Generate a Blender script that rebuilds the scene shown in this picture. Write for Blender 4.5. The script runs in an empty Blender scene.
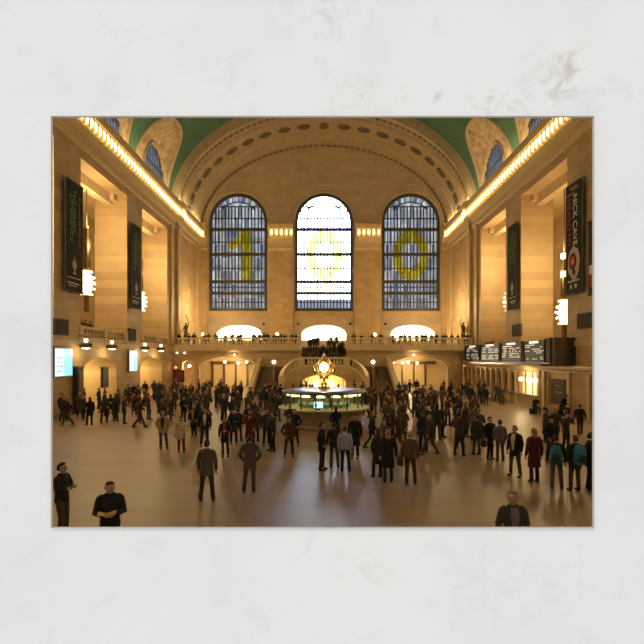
import bpy, bmesh, math, random
from mathutils import Vector, Matrix
from mathutils.geometry import tessellate_polygon
random.seed(7)
PI = math.pi
S = bpy.context.scene
C = S.collection
CAMZ = 4.1      # eye height above the concourse floor
F = 480.0       # focal length in pixels of the 644 px frame
VX, VY = 324.0, 357.0
def zr(r): return CAMZ + r
def at_floor(px, py, z=0.0):
    Y = (CAMZ - z) * F / (py - VY)
    return (px - VX) * Y / F, Y

# ---------------------------------------------------------------- helpers
def tag(o, label=None, cat=None, group=None, kind=None):
    if label: o['label'] = label
    if cat: o['category'] = cat
    if group: o['group'] = group
    if kind: o['kind'] = kind
    return o
def mesh_of(name, bm, mats, smooth=False):
    bmesh.ops.recalc_face_normals(bm, faces=bm.faces)
    me = bpy.data.meshes.new(name); bm.to_mesh(me); bm.free()
    if not isinstance(mats, (list, tuple)): mats = [mats]
    for m in mats: me.materials.append(m)
    if smooth:
        for p in me.polygons: p.use_smooth = True
    return me
def obj(name, bm, mats, parent=None, loc=(0, 0, 0), rz=0.0, smooth=False):
    o = bpy.data.objects.new(name, mesh_of(name, bm, mats, smooth)); C.objects.link(o)
    o.location = loc; o.rotation_euler = (0, 0, rz)
    if parent: o.parent = parent
    return o
def empty(name, loc=(0, 0, 0), rz=0.0):
    o = bpy.data.objects.new(name, None); C.objects.link(o)
    o.location = loc; o.rotation_euler = (0, 0, rz); return o
def copy_tree(o, parent=None):
    c = o.copy(); C.objects.link(c)
    if parent: c.parent = parent
    for ch in list(o.children): copy_tree(ch, c)
    return c
def struct(name, bm, m, **k):
    return tag(obj(name, bm, m, **k), kind='structure')
def box(bm, x0, x1, y0, y1, z0, z1, mi=0):
    vs = [bm.verts.new((x, y, z)) for x in (x0, x1) for y in (y0, y1) for z in (z0, z1)]
    for q in ((0, 1, 3, 2), (4, 6, 7, 5), (0, 4, 5, 1), (2, 3, 7, 6), (0, 2, 6, 4), (1, 5, 7, 3)):
        bm.faces.new([vs[i] for i in q]).material_index = mi
def quad(bm, a, b, c, d, mi=0):
    f = bm.faces.new([bm.verts.new(p) for p in (a, b, c, d)]); f.material_index = mi
def ring_strip(bm, rings, closed=True, cap=True, mi=0):
    R = [[bm.verts.new(p) for p in r] for r in rings]
    n = len(R[0])
    for a, b in zip(R, R[1:]):
        for i in range(n if closed else n - 1):
            j = (i + 1) % n
            bm.faces.new((a[i], a[j], b[j], b[i])).material_index = mi
    if cap and closed:
        for r in (R[0], R[-1]):
            try: bm.faces.new(r).material_index = mi
            except ValueError: pass
    return R
def tube(bm, pts, rad, n=8, cap=True, mi=0, closed=False):
    pts = [Vector(p) for p in pts]
    if not isinstance(rad, (list, tuple)): rad = [rad] * len(pts)
    rings = []; prev = None
    for i, p in enumerate(pts):
        a = pts[i - 1] if i else (pts[-1] if closed else p)
        b = pts[(i + 1) % len(pts)] if (i < len(pts) - 1 or closed) else p
        d = (b - a).normalized()
        if prev is None:
            u = d.orthogonal().normalized()
            if abs(d.z) < .9: u = d.cross(Vector((0, 0, 1))).normalized()
        else:
            u = (prev - d * prev.dot(d)).normalized()
        prev = u; v = d.cross(u)
        rings.append([p + (u * math.cos(2 * PI * k / n) + v * math.sin(2 * PI * k / n)) * rad[i] for k in range(n)])
    if closed: rings.append(rings[0])
    ring_strip(bm, rings, cap=cap and not closed, mi=mi)
def loft(bm, rings, n=14, mi=0):
    """rings: (cx, cy, cz, rx, ry)"""
    ring_strip(bm, [[(cx + rx * math.cos(2 * PI * k / n), cy + ry * math.sin(2 * PI * k / n), cz) for k in range(n)]
                    for cx, cy, cz, rx, ry in rings], mi=mi)
def lathe(bm, prof, cx=0, cy=0, cz=0, n=24, mi=0, cap=True):
    loft(bm, [(cx, cy, cz + z, max(r, .0005), max(r, .0005)) for r, z in prof], n, mi)
def ball(bm, c, r, n=10, mi=0, sz=1.0):
    lathe(bm, [(r * math.sin(PI * k / 6), -r * sz * math.cos(PI * k / 6)) for k in range(7)], *c, n=n, mi=mi)
def plate(bm, outer, holes, fn, t0, t1, mi=0, back=True):
    """flat plate: 2D outline and holes, fn(u, v, t) -> 3D point; t0 front, t1 back"""
    loops = [outer] + list(holes)
    flat = [p for l in loops for p in l]
    tris = tessellate_polygon([[Vector((p[0], p[1], 0)) for p in l] for l in loops])
    A = [bm.verts.new(fn(p[0], p[1], t0)) for p in flat]
    B = [bm.verts.new(fn(p[0], p[1], t1)) for p in flat]
    for t in tris:
        try: bm.faces.new([A[i] for i in t]).material_index = mi
        except ValueError: pass
        if back:
            try: bm.faces.new([B[i] for i in t]).material_index = mi
            except ValueError: pass
    k = 0
    for l in loops:
        n = len(l)
        for i in range(n):
            j = (i + 1) % n
            try: bm.faces.new((A[k + i], A[k + j], B[k + j], B[k + i])).material_index = mi
            except ValueError: pass
        k += n
def rect(u0, u1, v0, v1): return [(u0, v0), (u1, v0), (u1, v1), (u0, v1)]
def arched(u0, u1, v0, spring, rise, n=20):
    c, a = (u0 + u1) / 2, (u1 - u0) / 2
    return [(u0, v0), (u1, v0)] + [(c + a * math.cos(PI * k / n), spring + rise * math.sin(PI * k / n)) for k in range(n + 1)]
XZ = lambda u, v, t: (u, t, v)
YZ = lambda u, v, t: (t, u, v)

# ---------------------------------------------------------------- materials
def nt(name):
    m = bpy.data.materials.new(name); m.use_nodes = True
    return m, m.node_tree.nodes, m.node_tree.links, m.node_tree.nodes['Principled BSDF']
def mat(name, col, rough=.6, metal=0.0, noise=0.0, nscale=3.0, emit=None, estr=0.0, bump=0.0, spec=None):
    m, N, L, b = nt(name)
    b.inputs['Base Color'].default_value = (*col, 1); b.inputs['Roughness'].default_value = rough
    b.inputs['Metallic'].default_value = metal
    if spec is not None: b.inputs['Specular IOR Level'].default_value = spec
    if noise or bump:
        tc = N.new('ShaderNodeTexCoord'); tx = N.new('ShaderNodeTexNoise'); tx.inputs['Scale'].default_value = nscale
        tx.inputs['Detail'].default_value = 6
        L.new(tc.outputs['Object'], tx.inputs['Vector'])
    if noise:
        r = N.new('ShaderNodeValToRGB')
        r.color_ramp.elements[0].position = .3; r.color_ramp.elements[1].position = .7
        r.color_ramp.elements[0].color = (*[c * (1 - noise) for c in col], 1)
        r.color_ramp.elements[1].color = (*[min(1, c * (1 + noise)) for c in col], 1)
        L.new(tx.outputs['Fac'], r.inputs['Fac']); L.new(r.outputs['Color'], b.inputs['Base Color'])
    if bump:
        bp = N.new('ShaderNodeBump'); bp.inputs['Strength'].default_value = bump; bp.inputs['Distance'].default_value = .02
        L.new(tx.outputs['Fac'], bp.inputs['Height']); L.new(bp.outputs['Normal'], b.inputs['Normal'])
    if emit:
        b.inputs['Emission Color'].default_value = (*emit, 1); b.inputs['Emission Strength'].default_value = estr
    return m
def stone(name, col, axes, bw=1.5, bh=.75, rough=.6, contrast=.12, mortar=.8):
    """ashlar blocks with thin joints; axes 'YZ' or 'XZ' pick the wall's plane"""
    m, N, L, b = nt(name)
    tc = N.new('ShaderNodeTexCoord'); sp = N.new('ShaderNodeSeparateXYZ'); cb = N.new('ShaderNodeCombineXYZ')
    L.new(tc.outputs['Object'], sp.inputs[0]); L.new(sp.outputs[axes[0]], cb.inputs[0]); L.new(sp.outputs[axes[1]], cb.inputs[1])
    br = N.new('ShaderNodeTexBrick'); L.new(cb.outputs[0], br.inputs['Vector'])
    br.inputs['Scale'].default_value = 1.0; br.inputs['Brick Width'].default_value = bw; br.inputs['Row Height'].default_value = bh
    br.inputs['Mortar Size'].default_value = .02; br.inputs['Mortar Smooth'].default_value = .3
    br.inputs['Color1'].default_value = (*[c * (1 + contrast) for c in col], 1)
    br.inputs['Color2'].default_value = (*[c * (1 - contrast) for c in col], 1)
    br.inputs['Mortar'].default_value = (*[c * mortar for c in col], 1)
    tx = N.new('ShaderNodeTexNoise'); tx.inputs['Scale'].default_value = .8; tx.inputs['Detail'].default_value = 8
    L.new(tc.outputs['Object'], tx.inputs['Vector'])
    mx = N.new('ShaderNodeMixRGB'); mx.blend_type = 'MULTIPLY'; mx.inputs['Fac'].default_value = .35
    L.new(br.outputs['Color'], mx.inputs['Color1']); L.new(tx.outputs['Color'], mx.inputs['Color2'])
    g = N.new('ShaderNodeMixRGB'); g.blend_type = 'MULTIPLY'; g.inputs['Fac'].default_value = .3
    L.new(br.outputs['Color'], g.inputs['Color1']); L.new(tx.outputs['Fac'], g.inputs['Color2'])
    L.new(g.outputs['Color'], b.inputs['Base Color']); b.inputs['Roughness'].default_value = rough
    N.remove(mx)
    return m
def glass(name, tint, gloss=.06):
    m, N, L, b = nt(name); N.remove(b); out = N['Material Output']
    t = N.new('ShaderNodeBsdfTransparent'); t.inputs['Color'].default_value = (*tint, 1)
    g = N.new('ShaderNodeBsdfGlossy'); g.inputs['Roughness'].default_value = .08
    x = N.new('ShaderNodeMixShader'); x.inputs[0].default_value = gloss
    L.new(t.outputs[0], x.inputs[1]); L.new(g.outputs[0], x.inputs[2]); L.new(x.outputs[0], out.inputs[0])
    return m
def patterned_glass(name, lo, hi, scale=(2.2, 1.0, .5)):
    """clear glass whose tint changes from light to light, as old panes do"""
    m, N, L, b = nt(name); N.remove(b); out = N['Material Output']
    tc = N.new('ShaderNodeTexCoord'); mp = N.new('ShaderNodeMapping'); mp.inputs['Scale'].default_value = scale
    L.new(tc.outputs['Object'], mp.inputs[0])
    w = N.new('ShaderNodeTexWhiteNoise'); sn = N.new('ShaderNodeVectorMath'); sn.operation = 'FLOOR'
    L.new(mp.outputs[0], sn.inputs[0]); L.new(sn.outputs[0], w.inputs['Vector'])
    r = N.new('ShaderNodeValToRGB'); r.color_ramp.elements[0].color = (*lo, 1); r.color_ramp.elements[1].color = (*hi, 1)
    L.new(w.outputs['Value'], r.inputs['Fac'])
    t = N.new('ShaderNodeBsdfTransparent'); L.new(r.outputs['Color'], t.inputs['Color'])
    g = N.new('ShaderNodeBsdfGlossy'); g.inputs['Roughness'].default_value = .15
    x = N.new('ShaderNodeMixShader'); x.inputs[0].default_value = .05
    L.new(t.outputs[0], x.inputs[1]); L.new(g.outputs[0], x.inputs[2]); L.new(x.outputs[0], out.inputs[0])
    return m
def marble_slab():
    m, N, L, b = nt('white_marble')
    tc = N.new('ShaderNodeTexCoord')
    def noise(scale, detail, dist=0.0, off=(0, 0, 0)):
        mp = N.new('ShaderNodeMapping'); mp.inputs['Location'].default_value = off
        L.new(tc.outputs['Object'], mp.inputs[0])
        n = N.new('ShaderNodeTexNoise'); n.inputs['Scale'].default_value = scale; n.inputs['Detail'].default_value = detail
        n.inputs['Distortion'].default_value = dist; L.new(mp.outputs[0], n.inputs['Vector']); return n.outputs['Fac']
    def ramp(v, a, c):
        r = N.new('ShaderNodeMapRange'); r.inputs['From Min'].default_value = a; r.inputs['From Max'].default_value = c
        L.new(v, r.inputs['Value']); return r.outputs['Result']
    def spot(x, z, r0, sx=1.0, sz=1.0):
        sp = N.new('ShaderNodeVectorMath'); sp.operation = 'SUBTRACT'; L.new(tc.outputs['Object'], sp.inputs[0])
        sp.inputs[1].default_value = (x, 3, z)
        sc = N.new('ShaderNodeVectorMath'); sc.operation = 'MULTIPLY'; L.new(sp.outputs[0], sc.inputs[0]); sc.inputs[1].default_value = (sx, .01, sz)
        ln = N.new('ShaderNodeVectorMath'); ln.operation = 'LENGTH'; L.new(sc.outputs[0], ln.inputs[0])
        return ramp(ln.outputs['Value'], r0, 0.0)
    def mul(a, c):
        q = N.new('ShaderNodeMath'); q.operation = 'MULTIPLY'; L.new(a, q.inputs[0])
        if isinstance(c, (int, float)): q.inputs[1].default_value = c
        else: L.new(c, q.inputs[1])
        return q.outputs[0]
    def mix(base, col, fac):
        x = N.new('ShaderNodeMixRGB'); L.new(fac, x.inputs['Fac']); x.inputs['Color2'].default_value = (*col, 1)
        if isinstance(base, tuple): x.inputs['Color1'].default_value = (*base, 1)
        else: L.new(base, x.inputs['Color1'])
        return x.outputs['Color']
    cloud = ramp(noise(.9, 5, .6), .42, .68)
    c = mix((.845, .845, .835), (.80, .80, .795), cloud)
    vein = mul(ramp(noise(2.6, 7, 1.6, (4, 1, 2)), .57, .72), .17)
    c = mix(c, (.62, .61, .60), vein)
    k = 3 / F
    for px, py, r, a, col, sx, sz in ((575, 62, .18, .75, (.60, .47, .36), 1, 1.3), (560, 85, .32, .6, (.60, .59, .57), .9, 1.4),
                              (430, 95, .09, .7, (.45, .44, .42), 1, 1.4), (490, 105, .28, .6, (.60, .57, .53), .8, 1.6),
                              (365, 100, .25, .6, (.72, .60, .48), .8, 1.4), (330, 12, .35, .5, (.66, .65, .64), .7, 1.4),
                              (230, 80, .28, .35, (.70, .70, .69), 1, 1), (520, 590, .45, .35, (.68, .67, .66), .6, 1.6),
                              (370, 560, .3, .3, (.74, .72, .66), .8, 1.2)):
        x, z = (px - VX) * k, CAMZ - (py - VY) * k
        streak = ramp(noise(7, 8, 1.2, (px, 0, py)), .50, .66)
        c = mix(c, col, mul(mul(spot(x, z, r, sx, sz), streak), a * 1.35))
    L.new(c, b.inputs['Base Color']); b.inputs['Roughness'].default_value = .55
    b.inputs['Specular IOR Level'].default_value = .2
    n = N.new('ShaderNodeTexNoise'); n.inputs['Scale'].default_value = 45; n.inputs['Detail'].default_value = 4
    L.new(tc.outputs['Object'], n.inputs['Vector'])
    bp = N.new('ShaderNodeBump'); bp.inputs['Strength'].default_value = .25; bp.inputs['Distance'].default_value = .006
    L.new(n.outputs['Fac'], bp.inputs['Height']); L.new(bp.outputs['Normal'], b.inputs['Normal'])
    return m
def floor_stone():
    m, N, L, b = nt('polished_floor_stone')
    tc = N.new('ShaderNodeTexCoord'); br = N.new('ShaderNodeTexBrick'); L.new(tc.outputs['Object'], br.inputs['Vector'])
    br.offset = 0
    br.inputs['Scale'].default_value = 1; br.inputs['Brick Width'].default_value = 2.4; br.inputs['Row Height'].default_value = 1.2
    br.inputs['Mortar Size'].default_value = .02
    br.inputs['Color1'].default_value = (.36, .245, .155, 1); br.inputs['Color2'].default_value = (.315, .21, .135, 1)
    br.inputs['Mortar'].default_value = (.32, .215, .14, 1)
    n = N.new('ShaderNodeTexNoise'); n.inputs['Scale'].default_value = .5; n.inputs['Detail'].default_value = 2.5
    mp = N.new('ShaderNodeMapping'); mp.inputs['Scale'].default_value = (.5, 2.2, 1)
    L.new(tc.outputs['Object'], mp.inputs[0]); L.new(mp.outputs[0], n.inputs['Vector'])
    g = N.new('ShaderNodeMixRGB'); g.blend_type = 'MULTIPLY'; g.inputs['Fac'].default_value = .4
    L.new(br.outputs['Color'], g.inputs['Color1']); L.new(n.outputs['Fac'], g.inputs['Color2']); L.new(g.outputs[0], b.inputs['Base Color'])
    r = N.new('ShaderNodeMapRange'); r.inputs['To Min'].default_value = .34; r.inputs['To Max'].default_value = .43
    L.new(n.outputs['Fac'], r.inputs['Value']); L.new(r.outputs[0], b.inputs['Roughness'])
    b.inputs['Specular IOR Level'].default_value = .26
    return m
WC = (.60, .415, .21)
M = dict(
    marble=marble_slab(), floor=floor_stone(),
    wallY=stone('warm_limestone_side', WC, 'YZ'), wallX=stone('warm_limestone_end', WC, 'XZ'),
    trim=mat('carved_limestone', (.62, .47, .27), .6, noise=.12, nscale=4, bump=.3),
    arch=stone('arch_limestone', (.54, .42, .29), 'XZ', 2.2, .9, contrast=.07, mortar=.85),
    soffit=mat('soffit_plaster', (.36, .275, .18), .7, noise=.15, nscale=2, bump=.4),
    ornament=mat('dark_gilded_ornament', (.13, .10, .065), .6, noise=.3, nscale=9, bump=.6),
    sail=mat('painted_sail_plaster', (.36, .26, .17), .75, noise=.45, nscale=1.6, bump=.5),
    vault=mat('green_vault_paint', (.055, .135, .09), .8, noise=.12, nscale=.6),
    room=mat('passage_plaster', (.70, .54, .28), .7, noise=.06, nscale=2),
    cream=mat('cream_plaster', (.85, .80, .66), .7, noise=.04),
    steel=mat('dark_window_steel', (.075, .07, .055), .5, .3),
    lunsteel=mat('blue_grey_window_steel', (.07, .08, .10), .5, .3),
    bronze=mat('aged_bronze', (.16, .11, .05), .4, .7, noise=.2, nscale=8),
    brass=mat('polished_brass', (.83, .60, .20), .25, 1.0),
    black=mat('black_metal', (.02, .02, .02), .4, .4),
    boardm=mat('departure_board_black', (.030, .034, .028), .45),
    boardside=mat('departure_board_casing', (.07, .055, .03), .5, .3, noise=.2),
    banner=mat('black_banner_cloth', (.016, .016, .014), .85),
    speaker=mat('speaker_grille', (.045, .032, .018), .8, noise=.2, nscale=30),
    roof=mat('booth_roof_metal', (.22, .22, .24), .3, .8),
    counter=mat('booth_marble', (.40, .30, .20), .3, noise=.15, nscale=2),
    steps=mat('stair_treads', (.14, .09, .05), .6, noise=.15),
    green=mat('green_banner_ink', (.10, .30, .15), .8), ochre=mat('ochre_banner_ink', (.42, .25, .08), .8),
    whitei=mat('white_banner_ink', (.75, .72, .65), .8), redi=mat('red_banner_ink', (.42, .03, .03), .8),
    flesh=mat('pale_banner_print', (.55, .42, .34), .8),
    facade=stone('street_facade', (.86, .92, 1), 'XZ', 2.4, 3.2, contrast=.3, mortar=.4),
    facade2=stone('pale_street_facade', (.75, .80, .88), 'XZ', 2.4, 3.2, contrast=.12, mortar=.8),
    film=None,
)
def emis(name, col, s, base=(.8, .8, .8)):
    return mat(name, base, .5, emit=col, estr=s)
M['bulb'] = emis('cornice_bulb_glow', (1, .76, .26), 4.2)
M['globe'] = emis('chandelier_glow', (1, .82, .45), 3.2)
M['lampw'] = emis('lamp_glow', (1, .86, .58), 3.5)
M['lamps'] = emis('small_lamp_glow', (1, .80, .42), 3.2)
M['clock'] = emis('opal_clock_face', (1, .93, .68), 2.0)
M['screen'] = emis('blue_white_screen', (.72, .92, 1.0), 1.15, (.1, .1, .1))
M['screenb'] = emis('blue_screen_panel', (.33, .85, 1.0), 1.1, (.1, .1, .1))
M['screend'] = emis('screen_text', (.20, .45, .60), .6, (.1, .1, .1))
M['screenw'] = emis('white_screen', (.80, .92, 1), 1.6)
M['rows'] = emis('board_letters', (.80, .82, .72), .5)
M['head'] = emis('board_header', (.95, .92, .78), 1.1)
M['redlamp'] = emis('red_lamp_glow', (1, .14, .04), 2.2)
M['greenpane'] = emis('glowing_poster', (.80, .85, .35), .9)  # poster colour with its own glow in place of light falling on it
M['leaf'] = mat('green_leaflets', (.10, .32, .16), .6)
def film():
    m, N, L, b = nt('yellow_translucent_film'); out = N['Material Output']
    b.inputs['Base Color'].default_value = (.50, .46, .03, 1); b.inputs['Roughness'].default_value = .6
    t = N.new('ShaderNodeBsdfTransparent'); t.inputs['Color'].default_value = (1, .93, .30, 1)
    x = N.new('ShaderNodeMixShader'); x.inputs[0].default_value = .80
    L.new(b.outputs[0], x.inputs[1]); L.new(t.outputs[0], x.inputs[2]); L.new(x.outputs[0], out.inputs[0]); return m
M['film'] = film()
M['g_side'] = patterned_glass('side_window_glass', (.42, .48, .56), (1, 1, 1))
M['g_mid'] = patterned_glass('centre_window_glass', (.80, .86, .95), (1, 1, 1))
M['g_lun'] = glass('lunette_glass', (.58, .64, .78))
M['g_booth'] = glass('booth_glass', (.60, .80, .70), .12)

# ---------------------------------------------------------------- the marble wall and its opening
k = 3 / F
X0, X1 = (52.5 - VX) * k, (592.5 - VX) * k
ZT, ZB = CAMZ - (117.5 - VY) * k, CAMZ - (527 - VY) * k
bm = bmesh.new()
outer = rect(-19, 19, -.3, 38)
def ringface(bm, o, h, y, flip=False):
    O = [bm.verts.new((p[0], y, p[1])) for p in o]; H = [bm.verts.new((p[0], y, p[1])) for p in h]
    for i in range(4): bm.faces.new((O[i], O[(i + 1) % 4], H[(i + 1) % 4], H[i]))
    return O, H
hf, hb = rect(X0, X1, ZB, ZT), rect(X0 - .35, X1 + .35, ZB - .35, ZT + .35)
O1, H1 = ringface(bm, outer, hf, 3.0); O2, H2 = ringface(bm, outer, hb, 3.3)
for A, B in ((O1, O2), (H1, H2)):
    for i in range(4): bm.faces.new((A[i], A[(i + 1) % 4], B[(i + 1) % 4], B[i]))
struct('wall_front', bm, M['marble'])
bm = bmesh.new()   # thin raised rim round the opening; it throws the soft shadow on the marble
w, d = .003, .016
for a in ((X0 - w, X1 + w, ZT, ZT + w), (X0 - w, X1 + w, ZB - w, ZB), (X0 - w, X0, ZB, ZT), (X1, X1 + w, ZB, ZT)):
    box(bm, a[0], a[1], 3 - d, 3.004, a[2], a[3])
struct('trim_1', bm, mat('rim_edge', (.62, .60, .56), .6))

# ---------------------------------------------------------------- shell of the hall
HW = 18.3
bm = bmesh.new(); box(bm, -28, 28, 3.3, 84, -.3, 0); struct('floor', bm, M['floor'])
OPEN = [(4.2, 8.8), (12.4, 20.7), (24.3, 32.5), (36.1, 44.6), (48.3, 56.0)]
LOW = [(5, 8.3), (13.5, 19.6), (25.3, 31.5), (36.4, 42.4), (47.8, 54.2)]
BALC = 5.35
def side_wall(s, name):
    bm = bmesh.new()
    holes = [rect(a, b, BALC, zr(15.0)) for a, b in OPEN]
    holes += [arched(a, b, .02, 2.9, 1.15) for a, b in (LOW if s < 0 else LOW[:2])]
    plate(bm, rect(3.3, 71, 0, zr(18.5)), holes, YZ, s * HW, s * 21.3)
    struct(name, bm, M['wallY'])
    bm = bmesh.new()   # gallery behind the openings
    box(bm, min(s * 27, s * 27.3), max(s * 27, s * 27.3), 3.3, 71, 0, 21)
    struct(name + '_gallery', bm, M['wallY'])
    bm = bmesh.new(); box(bm, min(s * 21.3, s * 27), max(s * 21.3, s * 27), 3.3, 71, 20.2, 20.4)
    box(bm, min(s * 18.32, s * 27), max(s * 18.32, s * 27), 3.3, 58, BALC - .35, BALC)
    struct('ceiling_gallery', bm, M['room'])
    bm = bmesh.new()   # flat edge band of the balcony and stepped lintel at the top of each opening
    box(bm, min(s * (HW - .12), s * HW), max(s * (HW - .12), s * HW), 3.3, 58, BALC - .45, BALC - .05)
    for a, b in OPEN:
        box(bm, min(s * 19.6, s * 20.4), max(s * 19.6, s * 20.4), a, b, zr(14.1), zr(15.0))
        for y0, y1 in ((a, a + .7), (b - .7, b)):
            box(bm, min(s * 19.2, s * 20.8), max(s * 19.2, s * 20.8), y0, y1, zr(14.4), zr(15.0))
    struct('trim_2' if s < 0 else 'trim_3', bm, M['trim'])
side_wall(-1, 'wall_left'); side_wall(1, 'wall_right')

# cornice: one extruded profile down each side, returned along the end wall
PROF = [(0, 15.7), (.22, 15.8), (.28, 16.05), (.10, 16.15), (.10, 16.8), (.40, 16.95), (.60, 17.35), (.60, 17.55), (.35, 17.65), (.35, 18.55),
        (1.05, 18.65), (1.15, 18.95), (1.15, 19.3), (.9, 19.5), (0, 19.55)]
SPROF = [(u * .72, v - (.3 if v > 16.5 else 0)) for u, v in PROF]
def run(bm, fn, a, b, prof=PROF):
    for (u0, v0), (u1, v1) in zip(prof, prof[1:]):
        quad(bm, fn(u0, a, v0), fn(u0, b, v0), fn(u1, b, v1), fn(u1, a, v1))
    for e in (a, b): bm.faces.new([bm.verts.new(fn(u, e, v)) for u, v in prof])
for s, nm in ((-1, 'trim_4'), (1, 'trim_5')):
    bm = bmesh.new(); run(bm, lambda u, t, v: (s * (HW - u), t, zr(v)), 3.3, 71, SPROF)
    # pilaster break
    run(bm, lambda u, t, v: (s * (HW - .3 - u), t, zr(v)), 59.2, 60.4, SPROF)
    y = 4.0
    while y < 71:     # blocks between the lamps
        box(bm, min(s * (HW - .2), s * (HW - .6)), max(s * (HW - .2), s * (HW - .6)), y, y + .16, zr(17.4), zr(18.3)); y += .7
    struct(nm, bm, M['trim'])
    bm = bmesh.new()
    box(bm, min(s * (HW - .35), s * HW), max(s * (HW - .35), s * HW), 59.2, 60.4, 0, zr(15.8))
    box(bm, min(s * (HW - .2), s * HW), max(s * (HW - .2), s * HW), 57.0, 57.8, BALC, zr(15.8))
    box(bm, min(s * (HW - .25), s * HW), max(s * (HW - .25), s * HW), 68.6, 71, BALC, zr(15.8))
    struct('trim_6' if s < 0 else 'trim_7', bm, M['trim'])
# end wall
A1, B1, ZS = 18.3, 12.7, zr(18.5)
A2, B2 = 19.3, 13.9
WIN = [(-17.0, -8.4), (-4.33, 4.33), (8.55, 17.15)]
EY = 71.0
def ell(a, b, n=48): return [(a * math.cos(PI * i / n), ZS + b * math.sin(PI * i / n)) for i in range(n + 1)]
bm = bmesh.new()
holes = [arched(a, b, zr(6.8), zr(19.95), 4.3, 28) for a, b in WIN] + \
        [arched(a, b, BALC + 1.25, zr(3.4), 1.35) for a, b in ((-15.9, -9.3), (-3.3, 3.3), (9.9, 16.4))] + \
        [arched(-15.5, -9, .02, 2.4, 1.2), arched(9, 15.5, .02, 2.4, 1.2)]
plate(bm, [(-18.4, 0), (18.4, 0)] + ell(18.4, 12.9), holes, XZ, EY, EY + .9)
struct('wall_back', bm, M['arch'])
bm = bmesh.new()   # lower part of the end wall is paler ashlar: raised piers between the windows
PIERS = [(-18.3, -17.15), (-8.2, -4.55), (4.55, 8.35), (17.3, 18.3)]
for a, b in PIERS: box(bm, a, b, EY - .35, EY, BALC, zr(15.8))
for a, b in WIN: box(bm, a, b, EY - .22, EY, zr(6.1), zr(6.7))
struct('trim_8', bm, M['wallX'])
bm = bmesh.new()
for a, b in PIERS:
    run(bm, lambda u, t, v: (t, EY - .35 - u, zr(v)), a, b)
    x = a + .1
    while x < b - .05:
        box(bm, x, x + .16, EY - 1.25, EY - .7, zr(17.7), zr(18.6)); x += .72
struct('trim_9', bm, M['trim'])
bm = bmesh.new()
for a, b in WIN:    # arch mouldings round the windows, keystones
    c = (a + b) / 2
    for r in (4.55, 5.0):
        tube(bm, [(c + r * math.cos(t), EY - .03, zr(19.95) + r * math.sin(t)) for t in [PI * i / 28 for i in range(29)]], .09, 6)
    box(bm, c - .6, c + .6, EY - .3, EY, zr(25.4), zr(25.65))
struct('trim_10', bm, M['arch'])

# end arch: deep elliptical soffit with mouldings and rosettes
SY0, SY1 = 60.2, 71.0
bm = bmesh.new()
N_ = 64
prof = [(0, SY0), (.0, SY0 + .6), (.35, SY0 + .7), (.35, SY0 + 2.4), (0, SY0 + 2.5), (0, SY0 + 6.6), (.3, SY0 + 6.8), (.3, SY0 + 7.4), (0, SY0 + 7.6), (-.2, SY0 + 9.2), (-.2, SY1)]
rows = []
for i in range(N_ + 1):
    t = PI * i / N_
    rows.append([((A1 + e) * math.cos(t), y, ZS + (B1 + e) * math.sin(t)) for e, y in prof])
ring_strip(bm, rows, closed=False)
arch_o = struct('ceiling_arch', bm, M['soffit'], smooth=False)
bm = bmesh.new()
for (e0, e1) in ((0, .45), (.45, 1.0)):
    for i in range(N_):
        t0, t1 = PI * i / N_, PI * (i + 1) / N_
        def pt(e, t): return ((A1 + e) * math.cos(t), SY0 - (.25 if e else .1), ZS + (B1 + e * 1.2) * math.sin(t))
        quad(bm, pt(e0, t0), pt(e0, t1), pt(e1, t1), pt(e1, t0))
for e, r in ((0, .13), (.45, .09), (1.0, .16)):
    tube(bm, [((A1 + e) * math.cos(PI * i / N_), SY0 - .15, ZS + (B1 + 1.2 * e) * math.sin(PI * i / N_)) for i in range(N_ + 1)], r, 6)
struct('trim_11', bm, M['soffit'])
bm = bmesh.new()     # carved dark bands
for y, e, wd in ((SY0 + 1.5, .30, .55), (SY1 - .7, -.24, .4)):
    for i in range(2, 2 * N_ - 2):
        if i % 2: continue
        t = PI * (i + .5) / (2 * N_)
        cx, cz = (A1 + e) * math.cos(t), ZS + (B1 + e) * math.sin(t)
        nrm = Vector((math.cos(t) / A1, 0, math.sin(t) / B1)).normalized(); tg = Vector((-nrm.z, 0, nrm.x))
        c = Vector((cx, y, cz))
        P = [c + tg * a * .42 + Vector((0, b * wd, 0)) for a, b in ((-1, 0), (0, -1), (1, 0), (0, 1))]
        q = [bm.verts.new(p) for p in P]; top = bm.verts.new(c - nrm * .16)
        for j in range(4): bm.faces.new((q[j], q[(j + 1) % 4], top))
struct('trim_12', bm, M['ornament'])
bm = bmesh.new()
lathe(bm, [(.86, 0), (.95, .1), (.86, .2), (.70, .2), (.62, .06), (.46, .04)], n=16)
for i in range(8):
    a = 2 * PI * i / 8; ball(bm, (.42 * math.cos(a), .42 * math.sin(a), .12), .17, 6)
ball(bm, (0, 0, .16), .22, 8)
ros0 = None
for i in range(21):
    t = PI * (i + .5) / 21
    nrm = Vector((math.cos(t) / A1, 0, math.sin(t) / B1)).normalized()
    if ros0 is None: ros0 = o = obj('rosette', bm, M['ornament'])
    else: o = ros0.copy(); C.objects.link(o)
    q = (-nrm).to_track_quat('Z', 'Y')
    o.rotation_mode = 'QUATERNION'; o.rotation_quaternion = q
    o.location = Vector((A1 * math.cos(t), SY0 + 4.5, ZS + B1 * math.sin(t)))
    o.scale = (.72, .95, .8)
    o.parent = arch_o

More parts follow.
